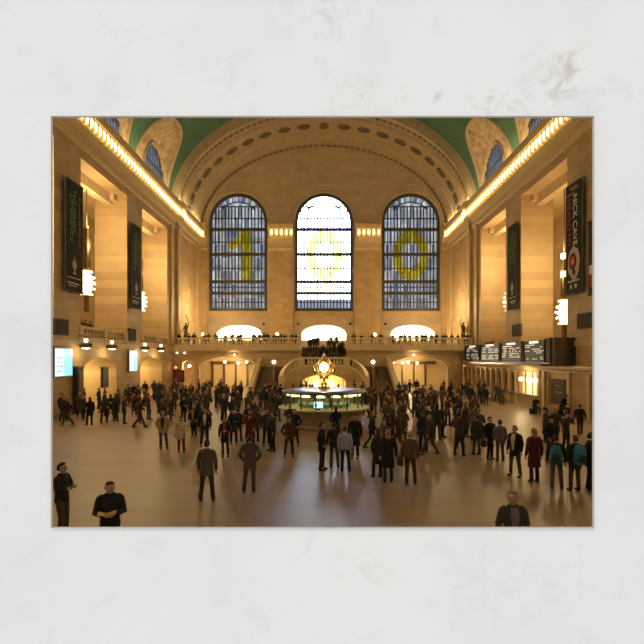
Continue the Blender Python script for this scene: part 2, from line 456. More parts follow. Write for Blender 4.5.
# vault with lunettes
BAYS = [(11.4, 23.4), (23.4, 35.4), (35.4, 47.4), (47.4, 59.4)]
PT = math.radians(33)
def vp(phi, y, s): return (s * A2 * math.cos(phi), y, ZS + B2 * math.sin(phi))
def outl(th): return max(0.0, math.cos(th)) ** .75 * 5.1, PT * math.sin(th)
bm = bmesh.new(); NP = 14
for a, b in [(3.3, 11.4), (59.4, 60.3)]:
    ring_strip(bm, [[vp(PI * i / 48, y, 1) for i in range(49)] for y in (a, b)], closed=False)
for a, b in BAYS:
    c = (a + b) / 2
    for s in (-1, 1):
        for sg, e in ((-1, a), (1, b)):
            R0, R1 = [], []
            for i in range(NP + 1):
                w_, ph = outl(PI / 2 * i / NP)
                R0.append(vp(ph, e, s)); R1.append(vp(ph, c + sg * w_, s))
            ring_strip(bm, [R0, R1], closed=False)
    ring_strip(bm, [[vp(PT + (PI - 2 * PT) * i / 32, y, 1) for i in range(33)] for y in (a, c, b)], closed=False)
struct('ceiling', bm, M['vault'], smooth=True)
bm = bmesh.new()
for s in (-1, 1): box(bm, min(s * 18.0, s * 21), max(s * 18.0, s * 21), 3.3, 60.4, zr(18.42), zr(18.5))
struct('trim_13', bm, M['trim'])
wn = 4
for a, b in BAYS:
    c = (a + b) / 2
    for s in (-1, 1):
        XI = s * 18.8
        bm = bmesh.new(); I, O = [], []
        for i in range(2 * NP + 1):
            th = PI * i / (2 * NP)
            w_, ph = outl(th if th <= PI / 2 else PI - th); sg = 1 if th <= PI / 2 else -1
            O.append(vp(ph, c + sg * w_, s)); I.append((XI, c + 3.8 * math.cos(th), ZS + 5.2 * math.sin(th)))
        Md = [tuple((p[j] + q[j]) / 2 + (0, 0, -.35 if False else .25)[j] for j in range(3)) for p, q in zip(O, I)]
        ring_strip(bm, [O, Md, I], closed=False)
        o = struct('ceiling_lunette', bm, M['sail'], smooth=True)
        bm = bmesh.new(); tube(bm, O, .16, 6); tube(bm, [(p[0] - s * .05, p[1], p[2]) for p in I], .14, 6)
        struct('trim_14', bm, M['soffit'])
        if b < 30: 
            bm = bmesh.new(); plate(bm, arched(c - 3.8, c + 3.8, ZS, ZS, 5.2), [], YZ, XI, XI + s * .3); struct('wall_lunette', bm, M['sail']); continue
        bm = bmesh.new()
        plate(bm, arched(c - 3.8, c + 3.8, ZS, ZS, 5.2), [arched(c - 3.5, c + 3.5, ZS + .1, ZS + .1, 4.8)], YZ, XI, XI + s * .3)
        struct('wall_lunette', bm, M['sail'])
        w = empty('window_%d' % wn, (XI + s * .1, c, ZS + .1)); tag(w, kind='structure'); wn += 1
        bm = bmesh.new()
        for i in range(-6, 7):
            y = i * .54; h = 4.8 * math.sqrt(max(0, 1 - (y / 3.5) ** 2))
            if h > .2: box(bm, -.05, .05, y - .05, y + .05, 0, h)
        for z in (1.3, 2.7): 
            hw = 3.5 * math.sqrt(1 - (z / 4.8) ** 2); box(bm, -.07, .07, -hw, hw, z - .1, z + .1)
        obj('frame', bm, M['lunsteel'], w)
        bm = bmesh.new(); plate(bm, arched(-3.5, 3.5, 0, 0, 4.8), [], lambda u, v, t: (t, u, v), s * .08, s * .1); obj('pane', bm, M['g_lun'], w)

# the three great windows
DARK = (229, 254, 281.5, 293)     # picture rows of the thick transoms, turned into heights on the end wall
def rowz(py): return zr((VY - py) * EY / F)
for n, (a, b) in enumerate(WIN):
    c = (a + b) / 2; W = 4.3; z0, sp = zr(6.8), zr(19.95)
    w = tag(empty('window_%d' % (n + 1), (c, EY + .35, z0)), kind='structure')
    H = lambda x, R=W: sp - z0 + math.sqrt(max(0, R * R - x * x))
    bm = bmesh.new()
    plate(bm, arched(-W, W, 0, sp - z0, W, 28), [arched(-W + .42, W - .42, .45, sp - z0, W - .42, 28)], XZ, -.25, .1)
    for py in DARK:
        z = rowz(py) - z0; box(bm, -W, W, -.22, .15, z - .22, z + .22)
    obj('frame', bm, M['steel'], w)
    bm = bmesh.new()
    nv = 16
    for i in range(1, nv):
        x = -3.9 + 7.8 * i / nv
        top = min(H(x, 3.9), rowz(206) - z0); box(bm, x - .09, x + .09, -.12, .1, .4, top)
    for py in (241.6, 268, 218, 206, 287, 302):
        z = rowz(py) - z0; hw = 3.9 if z < sp - z0 else math.sqrt(max(.1, 3.9 ** 2 - (z - sp + z0) ** 2)); box(bm, -hw, hw, -.12, .1, z - .07, z + .07)
    for i in range(1, 12):     # fan of small lights in the head
        t = PI * i / 12
        box_ = [(3.1 * math.cos(t), 0, sp - z0 + 3.1 * math.sin(t)), (3.9 * math.cos(t), 0, sp - z0 + 3.9 * math.sin(t))]
        if box_[0][2] > rowz(206) - z0 - .6: tube(bm, box_, .08, 4)
    tube(bm, [(3.1 * math.cos(t), 0, sp - z0 + 3.1 * math.sin(t)) for t in [PI * (.2 + .6 * i / 14) for i in range(15)]], .1, 4)
    obj('glazing_bars', bm, M['steel'], w)
    bm = bmesh.new(); plate(bm, arched(-3.95, 3.95, .4, sp - z0, 3.95, 28), [], XZ, .2, .22)
    obj('pane', bm, M['g_mid' if n == 1 else 'g_side'], w)
# yellow numerals on the windows
def dz(py): return rowz(py)
bm = bmesh.new()
s_ = EY / F
pts = [((x - VX) * s_, dz(y)) for x, y in ((241, 280), (251.5, 280), (251.5, 230), (242, 230), (236, 239), (227.5, 243), (227.5, 249), (234, 249), (241, 245.5))]
plate(bm, pts, [], XZ, EY + .16, EY + .20)
tag(obj('window_numeral', bm, M['film']), 'tall yellow translucent numeral 1 hung inside the left arched window', 'numeral')
for cx, lb in ((324, 'centre'), (409.5, 'right')):
    X = (cx - VX) * s_; zc = dz(255); 
    if cx == 409.5: X = 12.85
    E = lambda rx, rz: [(X + rx * s_ * math.cos(2 * PI * i / 40), zc + rz * s_ * math.sin(2 * PI * i / 40)) for i in range(40)]
    bm = bmesh.new(); plate(bm, E(18, 25), [E(9, 14)], XZ, EY + .16, EY + .20)
    tag(obj('window_numeral', bm, M['film']), 'tall yellow translucent numeral 0 hung inside the %s arched window' % lb, 'numeral')
# street beyond the windows
for x0, x1, z1, y, m, lb in ((-70, -9.0, 75, 112, 'facade', 'grey office block seen through the left arched window'), (9.0, 70, 75, 112, 'facade', 'grey office block seen through the right arched window'),
                         (-9, 9, 19.5, 135, 'facade2', 'low pale building seen through the foot of the centre arched window')):
    b_ = empty('building', ((x0 + x1) / 2, y, 0)); tag(b_, lb, 'building'); hw = (x1 - x0) / 2
    bm = bmesh.new(); box(bm, -hw, hw, 0, 15, -5, z1); obj('facade', bm, M[m], b_)
    bm = bmesh.new(); box(bm, -hw - .3, hw + .3, -.5, 15.3, z1, z1 + .8); obj('parapet', bm, M[m], b_)
# ---------------------------------------------------------------- closing walls, rooms behind the openings
bm = bmesh.new()
for s in (-1, 1):
    box(bm, min(s * 18.4, s * 27.3), max(s * 18.4, s * 27.3), 71, 71.3, 0, 24)
struct('wall_gallery_end', bm, M['wallX'])
bm = bmesh.new()     # bright rooms behind the balcony openings, and the passages under it
box(bm, -19, 19, 79, 79.2, 0, 12); box(bm, -19, -18.8, 71.9, 79, 0, 12); box(bm, 18.8, 19, 71.9, 79, 0, 12)
struct('wall_beyond', bm, M['cream'])
bm = bmesh.new(); box(bm, -19, 19, 71.9, 79, 10.2, 10.4); struct('ceiling_beyond', bm, M['cream'])
bm = bmesh.new(); box(bm, -19, 19, 71.9, 79, BALC - .3, BALC); box(bm, -19, 19, 61.9, 71, BALC - .45, BALC)
for a, b in ((-18.3, -2.8), (2.8, 18.3)): box(bm, a, b, 57.4, 62, BALC - .45, BALC)
struct('floor_balcony', bm, M['trim'])

# front of the end balcony: wall with flat arches, projecting string course
YB = 58.0
bm = bmesh.new()
xa = lambda px, Y=YB: (px - VX) * Y / F
aL, aR = (xa(199), xa(256)), (xa(391), xa(448))
smL, smR = (xa(182), xa(195)), (xa(463), xa(474))
hs = [arched(*aL, .02, 2.9, 1.3), arched(*aR, .02, 2.9, 1.3), arched(*smL, .02, 3.2, .5), rect(smR[0], smR[1], .02, 3.6)]
plate(bm, rect(-18.3, -2.8, 0, BALC), [hs[0], hs[2]], XZ, YB, YB + .7)
plate(bm, rect(2.8, 18.3, 0, BALC), [hs[1], hs[3]], XZ, YB, YB + .7)
box(bm, -3.4, -2.85, YB + .8, 62, 3, BALC - .5); box(bm, 2.85, 3.4, YB + .8, 62, 3, BALC - .5)
struct('wall_balcony', bm, M['wallX'])
bm = bmesh.new()
for a, b in ((-18.3, -2.7), (2.7, 18.3)):
    box(bm, a, b, YB - .5, YB, BALC - .4, BALC); box(bm, a, b, YB - .25, YB, BALC - .65, BALC - .4)
for (a, b) in (aL, aR):
    c, h = (a + b) / 2, (b - a) / 2
    tube(bm, [(c + (h + .15) * math.cos(PI * i / 20), YB - .05, 2.9 + 1.45 * math.sin(PI * i / 20)) for i in range(21)], .14, 6)
struct('trim_15', bm, M['trim'])
bm = bmesh.new()
for a, b in ((-18.3, -2.8), (2.8, 18.3)):
    box(bm, a, b, 67.0, 67.2, 0, BALC - .45)
struct('wall_passage', bm, M['room'])
bm = bmesh.new()   # shop fronts in the passages
for a, b in (aL, aR):
    x = a - .5
    while x < b: box(bm, x, x + .22, 66.7, 67, 0, 3.4); x += 1.6
    box(bm, a - .5, b + .5, 66.6, 67, 3.1, 3.5)
struct('trim_16', bm, M['bronze'])

def balustrade(name, pts, label, sol=None, z_h=1.1, gap=.34, base=.28, rail=.2, every=3.6, mt='trim', cat='balustrade'):
    """pts: line of 3D points at floor level; rail and plinth follow it, balusters between solid dies"""
    r = tag(empty(name, pts[0]), label, cat)
    P = [Vector(p) - Vector(pts[0]) for p in pts]
    bm = bmesh.new()
    for z, h, w_ in ((0, base, .16), (z_h - rail, rail, .2)):
        for a, b in zip(P, P[1:]):
            d = (b - a); n = Vector((-d.y, d.x, 0)).normalized() * w_
            vs = []
            for p in (a, b):
                for sx in (-1, 1):
                    for zz in (z, z + h): vs.append(bm.verts.new(p + n * sx + Vector((0, 0, zz))))
            for q in ((0, 1, 3, 2), (4, 6, 7, 5), (0, 4, 5, 1), (2, 3, 7, 6), (0, 2, 6, 4), (1, 5, 7, 3)): bm.faces.new([vs[i] for i in q])
    obj('rail', bm, M[mt], r)
    L_ = [0.0]
    for a, b in zip(P, P[1:]): L_.append(L_[-1] + (b - a).length)
    def at(d):
        for i in range(len(P) - 1):
            if d <= L_[i + 1] or i == len(P) - 2: return P[i].lerp(P[i + 1], (d - L_[i]) / max(1e-6, L_[i + 1] - L_[i]))
    bm = bmesh.new(); lathe(bm, [(.09, base - .02), (.13, base + .15), (.14, base + .25), (.08, base + .42), (.07, z_h - rail - .1), (.11, z_h - rail + .02)], n=8)
    b0 = None; dd = .3; dies = [x * every for x in range(int(L_[-1] / every) + 1)] + [L_[-1]]
    while dd < L_[-1] - .2:
        if all(abs(dd - q) > .42 for q in dies):
            if b0 is None: b0 = o = obj('baluster', bm, M[mt], r)
            else: o = b0.copy(); C.objects.link(o)
            o.location = at(dd)
        dd += gap
    if b0 is None: bm.free()
    bm = bmesh.new(); box(bm, -.24, .24, -.2, .2, 0, z_h + .03)
    d0 = None
    for q in dies:
        if d0 is None: d0 = o = obj('die', bm, M[mt], r)
        else: o = d0.copy(); C.objects.link(o)
        o.location = at(q)
    return r
ZF = BALC
balustrade('balustrade', [(-18.2, YB, ZF), (-2.9, YB, ZF)], 'stone balustrade along the end balcony, left of the central stair', every=5.05)
balustrade('balustrade', [(2.9, YB, ZF), (18.2, YB, ZF)], 'stone balustrade along the end balcony, right of the central stair', every=5.05)
for s, lb in ((-1, 'left'), (1, 'right')):
    for (a, b), wh in (((36.1, 44.6), 'nearer'), ((48.3, 56.0), 'farther')):
        if s > 0: continue
        balustrade('balustrade', [(s * 18.45, a, ZF), (s * 18.45, b, ZF)], 'stone balustrade in the %s of the two tall openings of the left wall' % wh, every=4.0, gap=.5)

# central stair: landing, two flights coming forward, upper flight to the balcony
ZL = 3.0
st = tag(empty('staircase', (0, YB, 0)), 'double stone staircase with curved sides below the end balcony', 'staircase')
bm = bmesh.new()
plate(bm, rect(-2.45, 2.45, 0, ZL), [arched(-2.3, 2.3, .02, 1.45, .75)], XZ, 51 - YB, 51.6 - YB)
box(bm, -2.45, 2.45, 51.6 - YB, 0, ZL - .3, ZL); box(bm, -7.4, 7.4, 56.6 - YB, .7, ZL - .3, ZL)
box(bm, -2.45, -2.3, 51.6 - YB, 0, 0, ZL); box(bm, 2.3, 2.45, 51.6 - YB, 0, 0, ZL)
obj('landing', bm, M['wallX'], st)
bm = bmesh.new(); box(bm, -2.2, 2.2, 55 - YB, 55.2 - YB, 0, ZL - .3); obj('recess_wall', bm, M['room'], st)
bm = bmesh.new(); box(bm, -7.5, 7.5, .02, .7, 0, ZL - .3); obj('back_wall', bm, M['wallX'], st)
for s in (-1, 1):
    bm = bmesh.new(); n = 18
    for i in range(n):
        y0 = 49.6 + 7.0 * i / n - YB; z = ZL * (i + 1) / n
        xi = 2.45 + 1.9 * (1 - min(1, (y0 + YB - 49.6) / 3.0)) ** 1.5
        box(bm, min(s * xi, s * 7.4), max(s * xi, s * 7.4), y0, 56.6 - YB, z - ZL / n, z)
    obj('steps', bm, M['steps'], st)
    bm = bmesh.new()   # solid outer string wall
    vs = [(7.4, 49.2, 0), (7.4, 49.2, .95), (7.4, 49.9, 1.15), (7.4, 56.7, ZL + 1.0), (7.4, YB, ZL + 1.0), (7.4, YB, 0)]
    A = [bm.verts.new((s * 7.4, y - YB, z)) for _, y, z in vs]; B = [bm.verts.new((s * 7.85, y - YB, z)) for _, y, z in vs]
    bm.faces.new(A); bm.faces.new(B)
    for i in range(6): bm.faces.new((A[i], A[(i + 1) % 6], B[(i + 1) % 6], B[i]))
    obj('string_wall', bm, M['trim'], st)
    bm = bmesh.new()   # curved inner wall falling with the flight
    R0, R1, R2, R3 = [], [], [], []
    for i in range(13):
        t = i / 12; a = t * PI / 2
        x = 2.45 + 1.95 * math.sin(a); y = 51.0 - 1.6 * (1 - math.cos(a)); z = ZL - 2.0 * t ** 1.3
        R0.append((s * x, y - YB, 0)); R1.append((s * x, y - YB, z)); R2.append((s * (x + .12), y + .35 - YB, z)); R3.append((s * (x + .12), y + .35 - YB, 0))
    ring_strip(bm, [R0, R1, R2, R3], closed=False)
    for k_ in (0, 12): bm.faces.new([bm.verts.new(r[k_]) for r in (R0, R1, R2, R3)])
    obj('curved_wall', bm, M['wallX'], st)
    pts = []
    for i in range(13):
        t = i / 12; a = t * PI / 2
        pts.append((s * (2.5 + 1.95 * math.sin(a)), 51.15 - 1.6 * (1 - math.cos(a)), ZL - 2.0 * t ** 1.3))
    balustrade('balustrade', pts, 'curved stone balustrade sweeping down the %s flight of the staircase' % ('left' if s < 0 else 'right'), every=50, gap=.36)
    bm = bmesh.new(); tube(bm, [(0, 0, 0), (0, 6.8, 2.85)], .04, 6)
    for q in (0.0, .5, 1.0): tube(bm, [(0, 6.8 * q, 2.85 * q), (0, 6.8 * q, 2.85 * q - .95)], .03, 6)
    tag(obj('handrail', bm, M['brass'], loc=(s * 5.6, 49.9, 1.1)), 'slim brass handrail up the middle of the %s stair flight' % ('left' if s < 0 else 'right'), 'handrail')
bm = bmesh.new(); n = 13
for i in range(n):
    z = ZL + (BALC - ZL) * (i + 1) / n; y0 = .7 + 3.3 * i / n
    box(bm, -2.8, 2.8, y0, 4.0, z - (BALC - ZL) / n, z)
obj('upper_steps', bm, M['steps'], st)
balustrade('balustrade', [(-2.3, 51.15, ZL), (2.3, 51.15, ZL)], 'stone balustrade across the front of the stair landing behind the clock', every=4.6, gap=.34)

# ---------------------------------------------------------------- information booth with its clock
BY = 28.9
bo = tag(empty('information_booth', (0, BY, 0)), 'round marble and glass information booth with lit windows in mid floor', 'booth')
bm = bmesh.new(); lathe(bm, [(2.35, 0), (2.4, .12), (2.3, .2), (2.3, 1.0), (2.2, 1.02)], n=40); obj('base', bm, M['counter'], bo, smooth=False)
bm = bmesh.new(); lathe(bm, [(2.2, 1.02), (2.72, 1.04), (2.74, 1.13), (2.2, 1.14)], n=40); obj('counter_top', bm, M['trim'], bo)
bm = bmesh.new()
ring_strip(bm, [[(2.32 * math.cos(2 * PI * i / 40), 2.32 * math.sin(2 * PI * i / 40), z) for i in range(40)] for z in (1.14, 1.98)], cap=False)
obj('glass', bm, M['g_booth'], bo)
bm = bmesh.new(); box(bm, -.03, .03, -.03, .03, 1.12, 1.98); p0 = None
for i in range(16):
    a = 2 * PI * (i + .5) / 16
    if p0 is None: p0 = o = obj('mullion', bm, M['bronze'], bo)
    else: o = p0.copy(); C.objects.link(o)
    o.location = (2.34 * math.cos(a), 2.34 * math.sin(a), 0); o.rotation_euler.z = a
bm = bmesh.new(); lathe(bm, [(2.2, 1.96), (2.5, 1.98), (2.54, 2.08), (2.45, 2.14), (1.6, 2.17), (.6, 2.2), (.02, 2.21)], n=40)
obj('canopy', bm, M['roof'], bo, smooth=True)
bm = bmesh.new(); lathe(bm, [(.02, 0), (.27, .02), (.27, .09), (.12, .15), (.02, .16)], n=14); l0 = None
for i in range(14):
    a = 2 * PI * i / 14 + .12
    if l0 is None: l0 = o = obj('downlight', bm, M['lamps'], bo)
    else: o = l0.copy(); C.objects.link(o)
    o.location = (1.98 * math.cos(a), 1.98 * math.sin(a), 1.79)
bm = bmesh.new()    # inside: round desk and drum with leaflet racks
lathe(bm, [(.75, .0), (.75, 1.96)], n=20); obj('core', bm, M['boardside'], bo)
bm = bmesh.new()
for i in range(20):
    a = 2 * PI * i / 20 + .1
    for j in range(3):
        c = Vector((1.5 * math.cos(a), 1.5 * math.sin(a), 1.15 + .2 * j)); t_ = Vector((-math.sin(a), math.cos(a), 0)) * .15; r_ = Vector((math.cos(a), math.sin(a), 0)) * .03
        V = [bm.verts.new(c + t_ * sx + r_ * sy + Vector((0, 0, z))) for sx in (-1, 1) for sy in (-1, 1) for z in (0, .16)]
        for q in ((0, 1, 3, 2), (4, 6, 7, 5), (0, 4, 5, 1), (2, 3, 7, 6), (0, 2, 6, 4), (1, 5, 7, 3)): bm.faces.new([V[m_] for m_ in q]).material_index = (i * 3 + j) % 3
obj('leaflet_rack', bm, [M['leaf'], M['whitei'], M['ochre']], bo)
sc = tag(empty('monitor', (-.31, BY - 2.12, 1.14)), 'small bright white monitor on the booth counter, below the clock', 'monitor')
bm = bmesh.new(); box(bm, -.29, .29, -.02, .03, .08, .50); box(bm, -.12, .12, -.05, .08, 0, .1); obj('case', bm, M['black'], sc)
bm = bmesh.new(); box(bm, -.26, .26, -.03, -.02, .11, .47); obj('screen', bm, M['screenw'], sc)
bm = bmesh.new(); box(bm, -.20, -.08, -.035, -.03, .18, .34); obj('screen_mark', bm, M['screend'], sc)
# clock
ck = tag(empty('clock', (0, BY, 2.21)), 'golden four faced clock on a pedestal atop the information booth', 'clock')
bm = bmesh.new(); lathe(bm, [(.34, 0), (.34, .2), (.2, .3), (.15, .4), (.22, .55), (.3, .62), (.2, .9)], n=20); obj('pedestal', bm, M['brass'], ck, smooth=True)
bm = bmesh.new(); ball(bm, (0, 0, 1.28), .33, 20); obj('body', bm, M['brass'], ck, smooth=True)
bm = bmesh.new(); lathe(bm, [(.2, 1.6), (.26, 1.66), (.12, 1.76), (.08, 1.88), (.13, 1.96), (.05, 2.06), (.015, 2.22)], n=14); obj('finial', bm, M['brass'], ck, smooth=True)
for q in range(4):
    f = empty('clock_face', (0, 0, 1.28), q * PI / 2); f.parent = ck
    bm = bmesh.new(); ring_strip(bm, [[(.27 * math.cos(2 * PI * i / 28), y, .27 * math.sin(2 * PI * i / 28)) for i in range(28)] for y in (-.42, -.30)]); obj('dial', bm, M['clock'], f)
    bm = bmesh.new(); tube(bm, [(.33 * math.cos(2 * PI * i / 28), -.40, .33 * math.sin(2 * PI * i / 28)) for i in range(28)], .05, 8, closed=True); obj('bezel', bm, M['brass'], f, smooth=True)
    bm = bmesh.new(); box(bm, -.012, .012, -.435, -.425, -.03, .24); tube(bm, [(0, -.43, 0), (.12, -.43, .1)], .014, 4); obj('hand', bm, M['black'], f)
for q in range(4):   # scrolling side brackets that give the clock its wide golden outline
    a = PI / 4 + q * PI / 2; bm = bmesh.new()
    tube(bm, [(math.cos(a) * r, math.sin(a) * r, z) for r, z in ((.25, .80), (.55, .86), (.80, 1.05), (.88, 1.28), (.78, 1.5), (.5, 1.68), (.2, 1.66))], .085, 8)
    obj('bracket', bm, M['brass'], ck, smooth=True)
for s in (-1, 1):
    lp = tag(empty('globe_lamp', (s * .46, BY - .25, 2.19)), 'round globe lamp on the booth roof, %s of the clock pedestal' % ('left' if s < 0 else 'right'), 'lamp')
    bm = bmesh.new(); lathe(bm, [(.12, 0), (.06, .05), (.05, .12)], n=12); obj('stem', bm, M['brass'], lp)
    bm = bmesh.new(); ball(bm, (0, 0, .27), .17, 14); obj('globe', bm, M['lampw'], lp, smooth=True)

# ---------------------------------------------------------------- ticket office and departure board on the right
TX = 17.45
to = tag(empty('ticket_office', (TX, 46, 0)), 'long stone ticket office with a row of pilastered windows along the right wall', 'ticket office')
bm = bmesh.new()
wins = [(43.7 + 1.6 * i, 43.7 + 1.6 * i + 1.0) for i in range(10)]
holes = [rect(a - 46, b - 46, .95, 2.75) for a, b in wins] + [rect(39.2 - 46, 42.9 - 46, .8, 2.85), rect(34.6 - 46, 37.3 - 46, .4, 2.75)]
plate(bm, rect(31 - 46, 60 - 46, 0, 3.2), holes, YZ, 0, .35); box(bm, 0, 3.2, -15, -14.8, 0, 3.2)
obj('front', bm, M['wallY'], to)
bm = bmesh.new(); run(bm, lambda u, t, v: (-u, t, v), -15.2, 14, [(0, 2.95), (.1, 2.98), (.12, 3.1), (.42, 3.22), (.45, 3.4), (0, 3.42)]); box(bm, 0, 3.2, -15, 14, 3.2, 3.42); obj('cornice', bm, M['trim'], to)
bm = bmesh.new(); box(bm, -.28, .06, -7, 14, .85, .95); obj('counter_shelf', bm, M['counter'], to)
bm = bmesh.new(); box(bm, -.2, 0, -.17, .17, .12, 2.75); box(bm, -.22, 0, -.26, .26, 0, .14); box(bm, -.22, 0, -.26, .26, 2.7, 2.95); pl = None
ys = [a - .3 - 46 for a, b in wins] + [wins[-1][1] + .3 - 46, -7.2, -8.2, -12.0, -14.6]
for y in ys:
    if pl is None: pl = o = obj('pilaster', bm, M['trim'], to)
    else: o = pl.copy(); C.objects.link(o)
    o.location = (0, y, 0)
bm = bmesh.new(); box(bm, .25, .29, -.55, .55, .9, 2.8, 0)
for z in (1.5, 2.2): box(bm, .17, .25, -.52, .52, z, z + .06, 1)
for y in (-.2, .2): box(bm, .17, .25, y - .03, y + .03, .95, 2.75, 1)
w0 = None
for a, b in wins:
    if w0 is None: w0 = o = obj('ticket_window', bm, [mat('amber_window_blind', (.13, .075, .03), .4), M['bronze']], to)
    else: o = w0.copy(); C.objects.link(o)
    o.location = (0, (a + b) / 2 - 46, 0)
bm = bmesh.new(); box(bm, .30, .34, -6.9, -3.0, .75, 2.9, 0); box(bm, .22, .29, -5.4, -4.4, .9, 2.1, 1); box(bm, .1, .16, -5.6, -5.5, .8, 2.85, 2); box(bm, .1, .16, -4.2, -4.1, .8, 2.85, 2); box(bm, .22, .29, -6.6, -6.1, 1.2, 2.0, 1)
obj('glowing_interior', bm, [emis('glowing_office_wall', (.95, .66, .22), .8), M['greenpane'], M['bronze']], to)  # wall and poster glow by themselves, standing in for the office lighting
bm = bmesh.new(); box(bm, .15, .22, -11.4, -8.7, .4, 2.75, 0); box(bm, .05, .15, -11.1, -9.0, .55, 2.45, 1)
box(bm, .02, .06, -10.7, -9.5, 1.4, 1.5, 2); box(bm, .02, .06, -10.5, -9.7, 1.9, 2.0, 2)
obj('office_door', bm, [M['trim'], M['boardside'], M['ochre']], to)
for i, y in enumerate((38.6, 39.8, 41.4)):
    lp = tag(empty('globe_lamp', (TX - .5, y, 2.2)), 'glowing globe lamp at the bright ticket office window, %s of three' % ('nearest', 'middle', 'farthest')[i], 'lamp')
    bm = bmesh.new(); ball(bm, (0, 0, 0), .19, 12); obj('globe', bm, M['lampw'], lp, smooth=True)
    bm = bmesh.new(); tube(bm, [(0, 0, .15), (.2, 0, .35), (.5, 0, .3)], .03, 6); obj('bracket', bm, M['bronze'], lp)
# departure board
db = tag(empty('departure_board', (16.9, 49, 3.42)), 'long black departure board with white letters over the ticket windows', 'departure board')
bm = bmesh.new(); box(bm, .0, 1.4, -14.1, -12.35, .05, 2.1); box(bm, -.1, 0, -13.3, -13.2, .1, 2.15); box(bm, -.1, 0, -14.1, -14.0, .1, 2.15); obj('end_casing', bm, M['boardside'], db)
bm = bmesh.new(); tube(bm, [(-.35, -14.0, .22), (-.35, 11.4, .22)], .05, 6); box(bm, -.3, 1.0, -12.3, 11.4, .02, .13); obj('walkway_rail', bm, M['roof'], db)
for i, (pa, pb) in enumerate(((465.5, 479.5), (480.5, 499.5), (500.5, 522), (523, 545))):
    y1, y0 = 16.9 * F / (pa - VX) - 49, 16.9 * F / (pb - VX) - 49
    p = empty('panel', (0, (y0 + y1) / 2, 0)); p.parent = db; h = (y1 - y0) / 2
    bm = bmesh.new(); box(bm, 0, 1.2, -h, h, .3, 2.0); box(bm, -.08, 0, -h, -h + .12, .3, 2.05); box(bm, -.08, 0, h - .12, h, .3, 2.05); obj('case', bm, M['boardm'], p)
    bm = bmesh.new(); box(bm, -.06, -.02, -h * .45, h * .35, 1.78, 1.95); obj('header', bm, M['head'], p)
    bm = bmesh.new(); rnd = random.Random(i)
    box(bm, -.03, -.01, -h * .1, h * .75, 1.60, 1.68)
    for r_ in range(7):
        z = 1.44 - r_ * .16
        if rnd.random() < .12: continue
        for cy, wl in ((h * .78, h * .35), (h * .1, h * (.45 + .35 * rnd.random())), (-h * .62, h * .16)):
            if i == 3 and rnd.random() < .35: continue
            y = cy
            while y > cy - wl:
                q = rnd.uniform(.12, .4); 
                if rnd.random() < .85: box(bm, -.03, -.01, y - q, y, z, z + .075)
                y -= q + .1
    obj('lettering', bm, M['rows'], p)
bm = bmesh.new(); box(bm, -.05, .3, -1, 1, 0, .28)
tag(obj('sign', bm, M['redi'], loc=(17.4, 50.8, 5.45)), 'small dark red sign standing above the departure board', 'sign')

# ---------------------------------------------------------------- banners, screens, loudspeaker panels
def text(s, size, m, parent, loc, s_side, ext=.01, sx=1.0):
    cu = bpy.data.curves.new('lettering', 'FONT'); cu.body = s; cu.size = size; cu.extrude = ext; cu.align_x = 'LEFT'
    to_ = bpy.data.objects.new('lettering_curve', cu); C.objects.link(to_); dg = bpy.context.evaluated_depsgraph_get(); dg.update()
    me = bpy.data.meshes.new_from_object(to_.evaluated_get(dg)); bpy.data.objects.remove(to_); bpy.data.curves.remove(cu); me.name = 'lettering'
    me.materials.clear(); me.materials.append(m)
    o = bpy.data.objects.new('lettering', me); C.objects.link(o); o.parent = parent; o.location = loc
    X = Vector((0, 0, -1)); Y_ = Vector((0, 1 if s_side < 0 else -1, 0)); Z = X.cross(Y_)
    mt = Matrix((X, Y_, Z)).transposed(); o.rotation_euler = mt.to_euler(); o.scale = (sx, 1, 1); return o
def banner(s, y0, y1, z0, z1, label, mk=None, sx_in=.3):
    b = tag(empty('banner', (s * (HW - sx_in), (y0 + y1) / 2, z1)), label, 'banner'); h = (y1 - y0) / 2; H_ = z1 - z0
    bm = bmesh.new(); box(bm, -.02, .02, -h, h, -H_, 0); obj('cloth', bm, M['banner'], b)
    bm = bmesh.new()
    for z in (0, -H_):
        if z: bm = bmesh.new()
        tube(bm, [(0, -h - .08, z), (0, h + .08, z)], .05, 6); tube(bm, [(0, 0, z), (s * sx_in, 0, z)], .04, 6)
        obj('pole', bm, M['black'], b)
    if mk: mk(b, h, H_, s)
    return b
IN = -1
def trophy(b, s, z, r, m):
    bm = bmesh.new(); 
    prof = [(.05, -1.0), (.4, -.98), (.42, -.8), (.14, -.7), (.12, -.35), (.5, -.1), (.55, .3), (.35, .7), (.1, .9), (.06, 1.4)]
    P = [(u * r, v * r) for u, v in prof] + [(-u * r, v * r) for u, v in reversed(prof)]
    plate(bm, P, [], lambda u, v, t: (t, u, z + v), -s * .02, -s * .035); obj('emblem', bm, m, b)
def mk_left(big):
    def f(b, h, H, s):
        text('THE MAGIC', .62, M['green'], b, (-s * .03, .10 * -1 * s * -1 - .1, -.55), s)
        text('EXPERIENCE', .62, M['green'], b, (-s * .03, s * -.0 - .62 if s < 0 else .62, -.95), s)
        text('A HUMAN EXPERIENCE', .28, M['ochre'], b, (-s * .03, .58 if s < 0 else -.58, -.9), s, sx=1.25)
        trophy(b, s, -6.1, .55, M['flesh'])
        bm = bmesh.new(); box(bm, min(-s * .02, -s * .035), max(-s * .02, -s * .035), -h * .8, h * .7, -6.95, -6.9)
        box(bm, min(-s * .02, -s * .035), max(-s * .02, -s * .035), -h * .8, h * .5, -7.35, -7.27)
        box(bm, min(-s * .02, -s * .035), max(-s * .02, -s * .035), -h * .7, h * .2, -7.52, -7.47); obj('rule', bm, M['whitei'], b)
    return f
banner(-1, 33.4, 35.8, zr(4.7), zr(12.6), 'black banner with green lettering, nearer of two on the left piers', mk_left(1))
